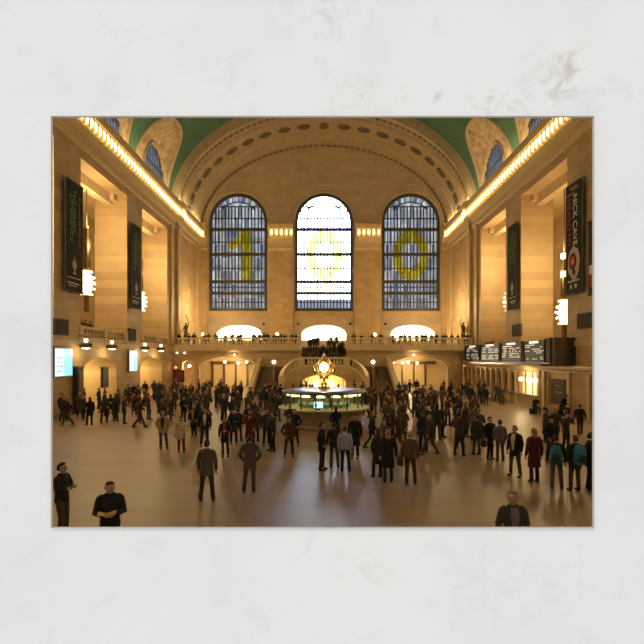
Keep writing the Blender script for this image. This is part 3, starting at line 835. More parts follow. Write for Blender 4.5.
banner(-1, 44.8, 47.2, zr(4.66), zr(12.6), 'black banner with green lettering, farther of two on the left piers', mk_left(0))
banner(1, 44.8, 47.0, zr(4.6), zr(12.6), 'slim dark green and black banner on the right pier above the departure board', mk_left(0))
def mk_nick(b, h, H, s):
    text('NICK CAVE', .78, M['whitei'], b, (-.03, .05, -.85), 1, sx=.92)
    text('HEARD NY', .74, M['redi'], b, (-.03, .86, -.95), 1, sx=.98)
    bm = bmesh.new()
    for z, a, c in ((-.25, -.5, .5), (-.42, -.65, .3), (-.68, -.2, .95)): box(bm, -.035, -.02, a, c, z - .09, z)
    obj('small_print', bm, M['ochre'], b)
    # printed picture: shaggy pale figure with a dark ring and a red face
    bm = bmesh.new(); rnd = random.Random(3)
    P = [((.72 + .16 * rnd.random()) * math.cos(t), -5.75 + (1.05 + .25 * rnd.random()) * math.sin(t)) for t in [2 * PI * i / 22 for i in range(22)]]
    plate(bm, P, [], lambda u, v, t: (t, u, v), -.02, -.03); obj('picture', bm, M['flesh'], b)
    for r0, m, c, rz, e in ((.50, M['banner'], .1, .62, .035), (.36, M['redi'], .1, .45, .04), (.16, M['flesh'], .12, .2, .045), (.22, M['banner'], -.05, .2, .036)):
        zc = -5.65 if m is not M['banner'] or r0 > .3 else -6.45
        bm = bmesh.new(); plate(bm, [(c + r0 * math.cos(2 * PI * i / 20), zc + rz * math.sin(2 * PI * i / 20)) for i in range(20)], [], lambda u, v, t: (t, u, v), -.02, -e); obj('picture', bm, m, b)
    bm = bmesh.new()
    for i in range(9): box(bm, -.035, -.02, .8 - i * .18 - .12, .8 - i * .18, -7.12, -7.0)
    for a in (.45, -.15, -.32): box(bm, -.035, -.02, a - .12 if a != .45 else a - .2, a, -7.6, -7.3)
    obj('small_print', bm, M['whitei'], b)
banner(1, 33.45, 35.7, zr(4.6), zr(12.55), 'black NICK CAVE banner with red and white lettering on the right pier', mk_nick)
def mk_edge(b, h, H, s):
    text('NOVA', .8, M['whitei'], b, (-.03, .35, -.3), 1, sx=1.3)
    bm = bmesh.new(); plate(bm, [(.75 + 0 * 1, -3.2), (-.6, -3.2), (-.5, -4.3), (.75, -4.5)], [], lambda u, v, t: (t, u, v), -.02, -.03); obj('picture', bm, M['redi'], b)
    bm = bmesh.new(); box(bm, -.04, -.02, .3, .8, -3.6, -3.0); obj('picture', bm, M['whitei'], b)
banner(1, 30.9, 32.75, zr(4.2), zr(9.2), 'banner with white letters and a red picture at the right edge of the view', mk_edge, .25)

def screen(y0, y1, label):
    sc = tag(empty('display_screen', (-HW + .1, (y0 + y1) / 2, zr(-1.32))), label, 'screen'); h = (y1 - y0) / 2; H_ = 1.9
    bm = bmesh.new(); box(bm, -.1, .1, -h - .08, h + .08, -.08, H_ + .08); obj('frame', bm, M['roof'], sc)
    bm = bmesh.new(); box(bm, .1, .12, -h, 0, 0, H_, 0); box(bm, .1, .12, 0, h, 0, H_, 1); obj('screen', bm, [M['screen'], M['screenb']], sc)
    bm = bmesh.new()
    for z, ws in ((1.25, (.15, .2, .1)), (.62, (.1, .1, .25, .1)), (.3, (.3, .1)), (.95, (.2,))):
        y = -h * .75
        for w_ in ws: box(bm, .12, .125, y, y + w_, z, z + .07); y += w_ + .12
    obj('screen_text', bm, M['screend'], sc)
screen(32.3, 34.5, 'tall pale blue display screen at the left edge of the view')
screen(44.7, 46.5, 'tall pale blue display screen on the pier between the left passages')
for s, y0, y1, z0, z1, lb in ((-1, 32.4, 34.1, 1.5, 2.65, 'square dark loudspeaker panel on the left pier above the display screen'),
                          (-1, 44.7, 46.3, 1.5, 2.7, 'square dark loudspeaker panel on the second left pier'),
                          (1, 32.4, 34.4, 2.0, 3.1, 'square dark loudspeaker panel at the right edge, below the NICK CAVE banner'),
                          (1, 44.3, 46.3, 1.95, 3.1, 'square dark loudspeaker panel on the right pier behind the departure board')):
    sp = tag(empty('speaker_panel', (s * HW, (y0 + y1) / 2, zr(z0))), lb, 'loudspeaker'); h = (y1 - y0) / 2
    bm = bmesh.new(); box(bm, min(0, -s * .18), max(0, -s * .18), -h, h, 0, z1 - z0); obj('cabinet', bm, M['boardside'], sp)
    bm = bmesh.new(); box(bm, min(-s * .18, -s * .22), max(-s * .18, -s * .22), -h + .08, h - .08, .08, z1 - z0 - .08); obj('grille', bm, M['speaker'], sp)
# poster, kiosk, sign under the left balcony
bm = bmesh.new(); box(bm, -.18, .18, -.4, .4, 0, 3.3, 0); box(bm, -.22, .22, -.45, .45, 3.3, 3.42, 1); box(bm, .18, .21, -.3, .3, .4, 3.0, 1)
tag(obj('kiosk', bm, [M['boardm'], M['bronze']], loc=(-18.0, 35.2, 0)), 'dark upright kiosk box against the first left pier', 'kiosk')
bm = bmesh.new(); box(bm, -.1, .1, -.5, .5, 1.6, 3.2, 0); box(bm, -.05, .05, -.05, .05, 0, 1.6, 1); box(bm, -.3, .3, -.4, .4, 0, .05, 1); box(bm, -.14, .14, -.55, .55, 3.2, 3.3, 1)
tag(obj('information_board', bm, [M['boardm'], M['bronze']], loc=(-18.0, 39.4, 0)), 'tall black information board in front of the first left arch', 'board')
for i, (x, z, r) in enumerate(((-17.85, 2.85, .3),)):
    e = tag(empty('warning_lamp', (x, YB - .1, z)), 'red glowing lamp on the wall under the end balcony, far left', 'lamp')
    bm = bmesh.new(); ball(bm, (0, -.15, 0), .2, 10); obj('globe', bm, M['redlamp'], e); bm = bmesh.new(); box(bm, -.25, .25, -.06, .06, -.25, .25); obj('plate', bm, M['black'], e)
bm = bmesh.new(); box(bm, -.65, .65, 0, .12, 0, 1.4, 0); box(bm, -.5, .5, -.03, 0, .15, 1.25, 1)
tag(obj('poster', bm, [M['black'], mat('dark_red_poster_print', (.22, .05, .03), .6)], loc=(-17.5, YB - .13, 1.1)), 'dark red framed poster below the red lamp', 'poster')

# ---------------------------------------------------------------- lamps
def plight(nm, loc, P, col=(1, .72, .36), r=.25, parent=None):
    l = bpy.data.lights.new(nm, 'POINT'); l.energy = P * LK; l.color = col; l.shadow_soft_size = r; l.specular_factor = .12
    o = bpy.data.objects.new(nm, l); C.objects.link(o); o.location = loc
    if parent: o.parent = parent
    return o
LK = 1.12
WARM = (1, .74, .37)
def chandelier(s, yc, z, label, power, full=True):
    c = tag(empty('chandelier', (s * (19.95 if s < 0 else 20.2), yc, zr(z))), label, 'chandelier', None)
    bm = bmesh.new(); tube(bm, [(0, 0, 1.3), (0, 0, 15.0 - z)], .04, 6); obj('rod', bm, M['bronze'], c)
    bm = bmesh.new(); lathe(bm, [(.1, 1.2), (.24, 1.3), (.24, 4.6), (.16, 4.8)], n=12); 
    for q in range(6): 
        a = 2 * PI * q / 6; tube(bm, [(.27 * math.cos(a), .27 * math.sin(a), 1.3), (.27 * math.cos(a), .27 * math.sin(a), 4.6)], .04, 4)
    obj('sleeve', bm, M['bronze'], c)
    bm = bmesh.new(); lathe(bm, [(.16, -1.1), (.20, -1.2), (.22, -2.3), (.12, -2.4)], n=12); obj('finial', bm, M['bronze'], c)
    bm = bmesh.new()
    for zz in (-1.05, -.55, 0, .55, 1.05): lathe(bm, [(.60 - .12 * abs(zz), zz - .03), (.64 - .12 * abs(zz), zz), (.60 - .12 * abs(zz), zz + .03)], n=20)
    obj('ring', bm, M['brass'], c)
    bm = bmesh.new(); ball(bm, (0, 0, 0), .10, 6); g = None
    for zi in range(5 if full else 0):
        zz = -.95 + .475 * zi; R = .62 * math.sqrt(max(.2, 1 - (zz / 1.25) ** 2))
        for q in range(9):
            a = 2 * PI * (q + .5 * (zi % 2)) / 9
            if g is None: g = o = obj('bulb', bm, M['globe'], c)
            else: o = g.copy(); C.objects.link(o)
            o.location = (R * math.cos(a), R * math.sin(a), zz)
    if not full: bm.free()
    bm = bmesh.new(); lathe(bm, [(.05, -.95), (.36, -.7), (.45, 0), (.36, .7), (.05, .95)], n=14); obj('globe', bm, M['globe'], c, smooth=True)
    for zz, f_ in ((0, .12), (3.2, .33), (5.4, .55)):     # the globe, sleeve bands, and upper lights added to brighten the reveals evenly
        if zz and s > 0:
            bm = bmesh.new(); lathe(bm, [(.25, -.25), (.29, -.18), (.29, .18), (.25, .25)], n=12, cz=zz - (.7 if zz > 4 else 0)); obj('light_band', bm, M['lamps'], c)
        plight('lamp', (-s * .8, 0, zz), power * f_, WARM, .25, c)
    return c
CP = 1150
chandelier(-1, 40.35, 6.2, 'brightly lit chandelier hanging in the nearer left opening', CP)
chandelier(1, 40.35, 3.75, 'brightly lit chandelier hanging in the nearer right opening', CP)
for s, nm in ((-1, 'left'), (1, 'right')):
    chandelier(s, 52.15, 6.0, 'lit chandelier hidden behind the farther %s pier' % nm, CP)
# the same chandeliers hang in the bays nearer than the view
for s, nm in ((-1, 'left'), (1, 'right')):
    for yc, p, wh in ((28.4, 2600, 'second'), (16.6, 220, 'third')):
        chandelier(s, yc, 6.0, 'lit chandelier in the %s %s side bay, outside the view' % (wh, nm), p, False)
# cornice lamps
bm = bmesh.new(); ball(bm, (0, 0, 0), .20, 8, sz=1.9)
cb = None; ys = []
def cbulb(x, y, z=18.17):
    global cb
    if cb is None: cb = o = obj('cornice_lamp', bm, M['bulb'], smooth=True)
    else: o = cb.copy(); C.objects.link(o)
    o.location = (x, y, zr(z)); o.scale = (1.0, .82, 1.0) if abs(x) > 17 else (.82, 1, 1)
    tag(o, 'glowing bulb in the long row of lamps along the cornice', 'lamp', 'bulbs in the cornice')
for s in (-1, 1):
    y = 4.0 + .43
    while y < 70.3:
        if y > 33: cbulb(s * (HW - .5 - (.3 if 59.1 < y < 60.5 else 0)), y, 17.86)
        y += .7
for a, b in PIERS:
    x = a + .1 + .44
    while x < b - .1: cbulb(x, EY - 1.1, ); x += .72
def area(nm, loc, sx, sy, P, rot, col=WARM):
    l = bpy.data.lights.new(nm, 'AREA'); l.shape = 'RECTANGLE'; l.size = sx; l.size_y = sy; l.energy = P * LK; l.color = col
    o = bpy.data.objects.new(nm, l); C.objects.link(o); o.location = loc; o.rotation_euler = rot; return o
CW = (1, .74, .34)
for s in (-1, 1):
    area('vault_fill_light', (s * (HW - .3), 40, zr(19.4)), 0.3, 60, 1700, (0, s * math.radians(155) * -1, 0), CW)  # added light strip above the bulbs that brightens the vault; no fixture there
def small_lamp(nm, loc, label, r=.2, P=60, arm=None, m='lampw', cat='lamp', group=None):
    e = tag(empty(nm, loc), label, cat, group)
    bm = bmesh.new(); ball(bm, (0, 0, 0), r, 12); obj('globe', bm, M[m], e, smooth=True)
    bm = bmesh.new()
    if arm: tube(bm, [(0, 0, 0), tuple(arm)], .04, 6)
    else: lathe(bm, [(r * .6, r * .8), (r * .8, r), (.02, r * 1.6)], n=10)
    obj('bracket', bm, M['bronze'], e)
    if P: plight('lamp', (loc[0], loc[1] - r - .1, loc[2]), P, WARM, .1)
    return e
def ring_lamp(px, label):
    X = -17.55; Y = X * F / (px - VX)
    e = tag(empty('hanging_lamp', (X, Y, zr(1.0))), label, 'lamp')
    bm = bmesh.new(); lathe(bm, [(.30, -.34), (.44, -.3), (.46, -.05), (.44, 0), (.36, .02)], n=18, cap=False); obj('shade', bm, M['bronze'], e)
    bm = bmesh.new(); lathe(bm, [(.02, -.42), (.3, -.36), (.4, -.22), (.02, -.1)], n=16); obj('bowl', bm, M['lampw'], e)
    bm = bmesh.new(); ball(bm, (0, 0, .22), .15, 10); obj('globe', bm, M['lampw'], e)
    bm = bmesh.new(); tube(bm, [(0, 0, 0), (0, 0, .5), (-.6, 0, .6)], .035, 6); obj('bracket', bm, M['bronze'], e)
    plight('lamp', (X + .1, Y, zr(.3)), 45, WARM, .1)
for px, lb in ((86, 'leftmost bowl lamp on the wall below the nearer left balcony'), (112, 'second bowl lamp from the left, above the first left arch'),
               (145, 'third bowl lamp from the left, just right of the second display screen'), (161, 'fourth bowl lamp from the left, at the end of the left wall')): ring_lamp(px, lb)
for px, s, lb in ((274, -1, 'left'), (373, 1, 'right')):
    X = (px - VX) * 50.5 / F
    e = tag(empty('stair_lamp', (X, 50.5, 0)), 'bright globe lamp on a post at the foot of the %s stair flight' % lb, 'lamp')
    bm = bmesh.new(); lathe(bm, [(.2, 0), (.2, .1), (.04, .25), (.025, 3.3), (.08, 3.4)], n=10); obj('post', bm, M['brass'], e)
    bm = bmesh.new(); ball(bm, (0, 0, 3.57), .22, 12); obj('globe', bm, M['lampw'], e, smooth=True)
    plight('lamp', (X, 50.2, 3.6), 45, WARM, .15)
# lamps in the passages below the end balcony
for (a, b), nm, off in ((aL, 'left', (.3, .55, .72)), (aR, 'right', (.15, .34, .42, .62))):
    for i, f_ in enumerate(off):
        small_lamp('ceiling_lamp', (a + (b - a) * f_, 63 + .6 * (i % 2), 3.45 - .12 * (i % 2)), '%s ceiling lamp inside the %s flat arch below the end balcony' % (('first', 'second', 'third', 'fourth')[i] , nm), .2, 0)
    plight('lamp', ((a + b) / 2, 62.5, 3.4), 800, WARM, .3)
small_lamp('ceiling_lamp', (xa(186), YB - .6, BALC - .75), 'small lamp under the end balcony, further right of two at the far left', .13, 0, m='lamps')
small_lamp('ceiling_lamp', (xa(178.5), YB - .6, BALC - .75), 'small lamp under the end balcony, nearer the left corner', .13, 0, m='lamps')
small_lamp('keystone_lamp', (xa(235), YB - .4, 4.35), 'small lamp on the crown of the left flat arch', .14, 25, (0, .4, .15))
small_lamp('keystone_lamp', (xa(413), YB - .4, 4.35), 'small lamp on the crown of the right flat arch', .14, 25, (0, .4, .15))
small_lamp('wall_lamp', (xa(186), YB + 1.5, 3.0), 'lamp inside the narrow doorway left of the left flat arch', .2, 90)
small_lamp('wall_lamp', (xa(469), YB + 1.5, 3.0), 'lamp inside the narrow doorway right of the right flat arch', .2, 90)
for px, py, lb in ((203, 334.5, 'white globe lamp on the end balcony below the left pier'), (277, 334.5, 'white globe lamp on the end balcony between left and centre windows'),
                   (375, 334.5, 'white globe lamp on the end balcony between centre and right windows'), (474, 333.5, 'white shaded lamp on the end balcony by the right corner')):
    small_lamp('balcony_lamp', ((px - VX) * 60 / F, 60, zr((VY - py) * 60 / F)), lb, .24, 0, (0, 0, -((zr((VY - py) * 60 / F)) - BALC)), m='lamps')
plight('lamp', (0, 53.4, 1.2), 420, WARM, .3)
plight('lamp', (0, BY - 1.3, 1.7), 8, (1, .9, .7), .2)
plight('lamp', (0, BY - 1.1, 3.1), 22, WARM, .15)
plight('lamp', (TX - .9, 40.4, 2.3), 110, WARM, .15)
for y in (40, 52): plight('lamp', (-21.5, y, 3.4), 420, (1, .78, .36), .3)
for x in (-12.6, 0, 13): area('ceiling_panel', (x, 75, 10.0), 6, 4, 5200, (0, 0, 0), (1, .88, .62))
# added warm point lights without fixtures, brightening the plain bays above the end balcony
for s in (-1, 1): plight('lamp', (s * 15.0, 64, zr(6.5)), 1000, WARM, .3)

# tall bronze figures carrying lamps, at both ends of the balcony
for px, s, nm in ((186, -1, 'left'), (463, 1, 'right')):
    X = (px - VX) * 60.5 / F; e = tag(empty('statue_lamp', (X, 60.5, BALC)), 'slender bronze figure with raised arm on the %s end of the balcony' % nm, 'statue')
    bm = bmesh.new(); lathe(bm, [(.5, 0), (.5, .2), (.35, .3), (.3, 1.1), (.42, 1.2)], n=12); obj('pedestal', bm, M['trim'], e)
    bm = bmesh.new(); lathe(bm, [(.24, 1.2), (.3, 1.5), (.22, 2.1), (.3, 2.6), (.10, 2.78)], n=12); ball(bm, (0, 0, 2.95), .15, 10)
    tube(bm, [(-.22 * s, 0, 2.55), (-.35 * s, -.1, 3.1), (-.1 * s, -.1, 3.9), (.1 * s, -.1, 4.1)], [.09, .07, .05, .04], 6); tube(bm, [(.22 * s, 0, 2.55), (.38 * s, -.1, 2.1), (.3 * s, -.2, 1.8)], [.09, .07, .05], 6); obj('figure', bm, M['bronze'], e, smooth=True)
for px in (264, 298.5, 350, 385):
    bm = bmesh.new(); ball(bm, (0, 0, 0), .2, 10)
    tag(obj('spotlight', bm, M['boardside'], loc=((px - VX) * s_, EY - .5, zr((VY - 324) * s_))), 'small dark round fitting on the end wall, number %s from the left' % {264: 'one', 298.5: 'two', 350: 'three', 385: 'four'}[px], 'wall fitting')
# ---------------------------------------------------------------- people
def skinned(chains, root, lv=1):
    """continuous skin grown over joined chains of (x, y, z, r)"""
    me = bpy.data.meshes.new('sk'); ids = {}; V = []; E = []; R = []
    for ch in chains:
        prev = None
        for x, y, z, r in ch:
            kk = (round(x, 4), round(y, 4), round(z, 4))
            if kk not in ids: ids[kk] = len(V); V.append((x, y, z)); R.append(r)
            if prev is not None: E.append((prev, ids[kk]))
            prev = ids[kk]
    me.from_pydata(V, E, []); b0 = bmesh.new(); b0.from_mesh(me); ly = b0.verts.layers.skin.verify(); b0.verts.ensure_lookup_table()
    for i, r in enumerate(R): b0.verts[i][ly].radius = (r, r)
    b0.verts[root][ly].use_root = True
    b0.to_mesh(me); b0.free()
    o = bpy.data.objects.new('sk', me); C.objects.link(o)
    m = o.modifiers.new('s', 'SKIN'); m.use_smooth_shade = True
    s_ = o.modifiers.new('b', 'SUBSURF'); s_.levels = lv
    dg = bpy.context.evaluated_depsgraph_get(); dg.update()
    out = bpy.data.meshes.new_from_object(o.evaluated_get(dg))
    bpy.data.objects.remove(o); bm = bmesh.new(); bm.from_mesh(out); bpy.data.meshes.remove(out); return bm
ARMS = dict(   # elbow and wrist for side s=+1 (person's left), facing -y
    down=((.25, .02, 1.13), (.25, -.05, .88)), pocket=((.31, .06, 1.14), (.20, -.07, .95)),
    hold=((.25, -.05, 1.14), (.10, -.30, 1.16)), phone=((.24, -.10, 1.15), (.09, -.24, 1.34)),
    cross=((.26, -.05, 1.14), (-.02, -.21, 1.17)), camera=((.28, -.16, 1.26), (.08, -.22, 1.56)),
    swingf=((.25, -.10, 1.15), (.25, -.26, .96)), swingb=((.25, .16, 1.16), (.26, .24, .93)), bag=((.26, .03, 1.13), (.27, 0, .86)),
    behind=((.28, .12, 1.16), (.06, .17, 1.0)))
LEGS = dict(stand=((.10, 0, .50), (.11, .03, .09)), wide=((.14, -.01, .50), (.18, .03, .09)), fwd=((.10, -.16, .50), (.10, -.30, .10)),
            back=((.09, .08, .49), (.10, .34, .14)), sit=((.14, -.40, .46), (.15, -.36, .09)), ease=((.13, -.08, .50), (.16, -.06, .09)))
def person_parts(armL, armR, legL, legR, coat, lean=0.0, turn=0.0, sit=False, head_down=0.0, hair='short'):
    """meshes of body, jacket, trousers, hair, shoe (left, right)"""
    hz = .52 if sit else .93; dz_ = hz - .93
    def up(p): x, y, z = p; z2 = z + dz_; return (x, y - lean * (z - .93), z2)
    A = {}
    for s, nm in ((1, armL), (-1, armR)):
        e, w = ARMS[nm]; A[s] = [up((s * .185, .0, 1.40)), up((s * e[0], e[1], e[2])), up((s * w[0], w[1], w[2]))]
    Lg = {}
    for s, nm in ((1, legL), (-1, legR)):
        kn, an = LEGS[nm]; Lg[s] = [(s * .09, 0, hz - .03), (s * kn[0], kn[1], kn[2]), (s * an[0], an[1], an[2])]
    pel = (0, 0, hz, .13); belly = (*up((0, 0, 1.12)), .115); chest = (*up((0, .01, 1.30)), .12)
    nb = (*up((0, .01, 1.44)), .07); nk = (*up((0, -.005, 1.50)), .052)
    hd = head_down
    hj = (*up((0, -.045 - hd * .5, 1.555 - hd * .15)), .062); hm = (*up((0, -.02 - hd, 1.635 - hd * .3)), .098); hc = (*up((0, .0 - hd * 1.3, 1.70 - hd * .4)), .078)
    ch = [[pel, belly, chest, nb, nk, hj, hm, hc]]
    for s in (1, -1):
        a = A[s]; ch.append([chest, (*a[0], .045), (*a[1], .036), (*a[2], .027)])
        d = (Vector(a[2]) - Vector(a[1])).normalized(); p = Vector(a[2]) + d * .07
        ch[-1].append((*p, .032))
        l = Lg[s]; ch.append([pel, (*l[0], .095), (*l[1], .062), (*l[2], .042), (l[2][0], l[2][1] - .15, .045, .035)])
    bm = skinned(ch, 0)
    # nose, ears, eyes, mouth
    H = Vector(hm[:3])
    tube(bm, [H + Vector((0, -.075, .02)), H + Vector((0, -.108, -.025)), H + Vector((0, -.08, -.035))], [.010, .018, .012], 6)
    for s in (1, -1):
        ball(bm, H + Vector((s * .078, .01, -.01)), .022, 6, sz=1.5)
        ball(bm, H + Vector((s * .030, -.074, .012)), .009, 6, mi=1)
    tube(bm, [H + Vector((-.024, -.080, -.062)), H + Vector((0, -.088, -.062)), H + Vector((.024, -.080, -.062))], .007, 5, mi=1)
    # five fingers each
    for s in (1, -1):
        a = A[s]; d = (Vector(a[2]) - Vector(a[1])).normalized(); sd = d.cross(Vector((0, 1, 0)))
        if sd.length < .3: sd = d.cross(Vector((0, 0, 1)))
        sd.normalize(); n_ = d.cross(sd).normalized()
        p = Vector(a[2]) + d * .065
        inw = n_ if n_.dot(Vector((-s, 0, 0))) > 0 else -n_
        for i in range(4):
            q = p + sd * (i - 1.5) * .02; L1 = (.035, .042, .038, .028)[i]
            tube(bm, [q, q + d * (L1 + .02), q + d * (L1 * 1.7 + .02) + inw * .02, q + d * (L1 * 2 + .02) + inw * .045], [.010, .010, .009, .007], 6)
        q = Vector(a[2]) + d * .02; tube(bm, [q, q + sd * .04 + d * .03, q + sd * .048 + d * .065 + inw * .015], [.012, .011, .008], 6)
    body = bm
    # jacket or coat: torso loft with sleeves
    bm = bmesh.new()
    hem = {'short': .86, 'long': .50, 'mid': .72, 'dress': .62}[coat]
    if sit: hem = .86
    R_ = []
    if hem < .8: R_ += [(0, .01, hem, .215 if coat != 'dress' else .20, .165), (0, 0, .75, .205, .155)] if not sit else []
    prof = [(hem if hem > .8 else .86, .192, .138), (.98, .182, .128), (1.12, .172, .120), (1.26, .190, .132), (1.35, .196, .130), (1.40, .180, .115), (1.435, .145, .095), (1.465, .098, .078), (1.50, .068, .066)]
    loft(bm, [(x, y, z, rx, ry) for x, y, z, rx, ry in R_] + [(*up((0, .005, z)), rx, ry) for z, rx, ry in prof], 16)
    for s in (1, -1):
        a = A[s]; e = Vector(a[1]); w = Vector(a[2]); sh = Vector(a[0])
        tube(bm, [sh + Vector((-s * .09, .004, .03)), sh + Vector((-s * .045, .002, .018)), sh + Vector((s * .0, 0, -.02)), sh.lerp(e, .3), sh.lerp(e, .65), e, e.lerp(w, .5), w], [.04, .066, .074, .070, .065, .064, .055, .047], 10)
    # collar
    c0 = Vector(up((0, .0, 1.475)))
    tube(bm, [c0 + Vector((.085 * math.cos(t), .075 * math.sin(t), .0)) for t in [2 * PI * i / 14 for i in range(14)]], .02, 6, closed=True)
    jacket = bm
    bm = bmesh.new()   # trousers
    loft(bm, [(0, .005, hz - .13, .16, .12), (0, .005, hz - .04, .178, .132), (*up((0, .005, 1.03)), .165, .122)], 14)
    for s in (1, -1):
        l = [Vector(q) for q in Lg[s]]
        tube(bm, [l[0] + Vector((0, 0, .04)), l[0].lerp(l[1], .4), l[1], l[1].lerp(l[2], .5), l[2] + Vector((0, 0, -.03))], [.095, .088, .066, .062, .060], 10)
    trous = bm
    H2 = Vector(hc[:3])
    bm = bmesh.new()   # hair cap, open over the face
    dn = {'short': -.03, 'bob': -.14, 'long': -.26, 'hat': .0}[hair]
    rings = []
    for zz, r, off in ((.056, .015, .01), (.048, .05, .008), (.025, .074, .008), (-.01, .085, .016), (-.05, .088, .030), (-.11, .080, .040), (-.14, .05, .04)):
        rings.append((H.x, H.y + off + (.026 if zz < 0 else 0), H.z + .06 + zz, r * .95, r * (1.0 if zz > 0 else .86)))
    if dn < -.1:
        rings += [(H.x, H.y + .055, H.z - .06, .090, .062), (H.x, H.y + .06, H.z + dn + .02, .092 if dn < -.2 else .08, .055), (H.x, H.y + .06, H.z + dn, .05, .03)]
    loft(bm, rings, 14)
    if hair == 'hat': lathe(bm, [(.115, .03), (.112, .06), (.10, .12), (.06, .15), (.01, .155)], H.x, H.y, H.z, 14)
    hr = bm
    shoes = []
    for s in (1, -1):
        l = Lg[s][2]; bm = bmesh.new()
        z0 = l[2] - .09
        loft(bm, [(l[0], l[1] - .06, z0 + z, rx, ry) for z, rx, ry in ((0, .046, .135), (.035, .05, .14), (.06, .044, .11))], 12)
        loft(bm, [(l[0], l[1] - .005 - .0, z0 + z, rx, ry) for z, rx, ry in ((.03, .045, .07), (.10, .044, .052))], 10)
        shoes.append(bm)
    return body, jacket, trous, hr, shoes
VARS = [
    dict(armL='down', armR='down', legL='stand', legR='ease', coat='short'),
    dict(armL='pocket', armR='pocket', legL='wide', legR='stand', coat='mid'),
    dict(armL='hold', armR='hold', legL='stand', legR='ease', coat='short', head_down=.05),
    dict(armL='swingf', armR='swingb', legL='back', legR='fwd', coat='short', lean=.05),
    dict(armL='swingb', armR='swingf', legL='fwd', legR='back', coat='mid', lean=.06, hair='bob'),
    dict(armL='cross', armR='cross', legL='wide', legR='ease', coat='short'),
    dict(armL='camera', armR='camera', legL='wide', legR='wide', coat='short', hair='short'),
    dict(armL='pocket', armR='phone', legL='ease', legR='stand', coat='long', hair='bob', head_down=.03),
    dict(armL='down', armR='bag', legL='stand', legR='stand', coat='long', hair='long'),
    dict(armL='hold', armR='down', legL='ease', legR='stand', coat='dress', hair='long'),
    dict(armL='hold', armR='hold', legL='sit', legR='sit', coat='short', lean=.35, sit=True, head_down=.05),
    dict(armL='down', armR='pocket', legL='wide', legR='wide', coat='mid', hair='hat'),
    dict(armL='down', armR='down', legL='wide', legR='wide', coat='mid'),
]
skin_m = mat('skin', (.50, .29, .19), .55); eye_m = mat('eye_and_lip', (.10, .05, .04), .4)
CL = {}
for nm, c in dict(black=(.012, .012, .014), charcoal=(.03, .03, .032), brown=(.07, .042, .022), olive=(.05, .048, .025), navy=(.015, .02, .045), grey=(.08, .07, .06),
                  tan=(.42, .31, .18), cream=(.62, .52, .38), red=(.32, .03, .02), maroon=(.11, .018, .015), blue=(.04, .09, .28), teal=(.02, .16, .22), lilac=(.38, .38, .52),
                  greybrown=(.10, .078, .052), rust=(.22, .08, .04), denim=(.05, .07, .12), pale=(.68, .68, .72), violet=(.15, .12, .15)).items():
    CL[nm] = mat(nm + '_cloth', c, .85)
HAIR = [mat('hair_' + n, c, .7) for n, c in (('black', (.012, .010, .009)), ('brown', (.05, .028, .015)), ('grey', (.25, .22, .2)), ('fair', (.30, .18, .08)))]
shoe_m = mat('shoe_leather', (.015, .012, .01), .4)
PROT, JOINED = {}, {}
def proto(v):
    if v in PROT: return PROT[v]
    b, j, t, h, sh = person_parts(**VARS[v])
    r = [mesh_of('body', b, [skin_m, eye_m], True), mesh_of('jacket', j, [CL['black']], True), mesh_of('trousers', t, [CL['black']], True),
         mesh_of('hair', h, [HAIR[0]], True), mesh_of('shoe', sh[0], [shoe_m], True), mesh_of('shoe', sh[1], [shoe_m], True)]
    PROT[v] = r; return r
def joined(v):
    if v in JOINED: return JOINED[v]
    bm = bmesh.new()
    for i, me in enumerate(proto(v)):
        n0 = len(bm.faces); bm.from_mesh(me); bm.faces.ensure_lookup_table()
        for f in bm.faces[n0:]: f.material_index = {0: 0 if f.material_index == 0 else 3, 1: 1, 2: 2, 3: 3, 4: 3, 5: 3}[i]
    me = bpy.data.meshes.new('person'); bm.to_mesh(me); bm.free()
    for m in (skin_m, CL['black'], CL['black'], HAIR[0]): me.materials.append(m)
    JOINED[v] = me; return me
def setm(o, i, m):
    o.material_slots[i].link = 'OBJECT'; o.material_slots[i].material = m
def near_person(x, y, z, face, v, top, bottom, hair, h, label, shirt=None, extra=()):
    me = proto(v); o = bpy.data.objects.new('person', me[0]); C.objects.link(o); o.location = (x, y, z); o.rotation_euler.z = face
    o.scale = (h / 1.76,) * 3; tag(o, label, 'person')
    for nm, m, c in (('jacket', me[1], CL[top]), ('trousers', me[2], CL[bottom]), ('hair', me[3], HAIR[hair]), ('shoe', me[4], None), ('shoe', me[5], None)):
        p = bpy.data.objects.new(nm, m); C.objects.link(p); p.parent = o
        if c: setm(p, 0, c)
    if shirt:
        bm = bmesh.new()
        plate(bm, [(-.02, .92), (.02, .92), (.075, 1.30), (.06, 1.46), (-.06, 1.46), (-.075, 1.30)], [], lambda u, w_, t: (u, t - (.012 if 1.2 < w_ < 1.4 else 0) + (.05 if w_ > 1.4 else 0), w_), -.148, -.12)
        obj('shirt', bm, CL[shirt], o)
    return o
def far_person(x, y, z, face, v, top, bottom, hair, h, label, group=None):
    o = bpy.data.objects.new('person', joined(v)); C.objects.link(o); o.location = (x, y, z); o.rotation_euler.z = face; o.scale = (h / 1.76,) * 3
    setm(o, 1, CL[top]); setm(o, 2, CL[bottom]); setm(o, 3, HAIR[hair]); tag(o, label, 'person', group); return o
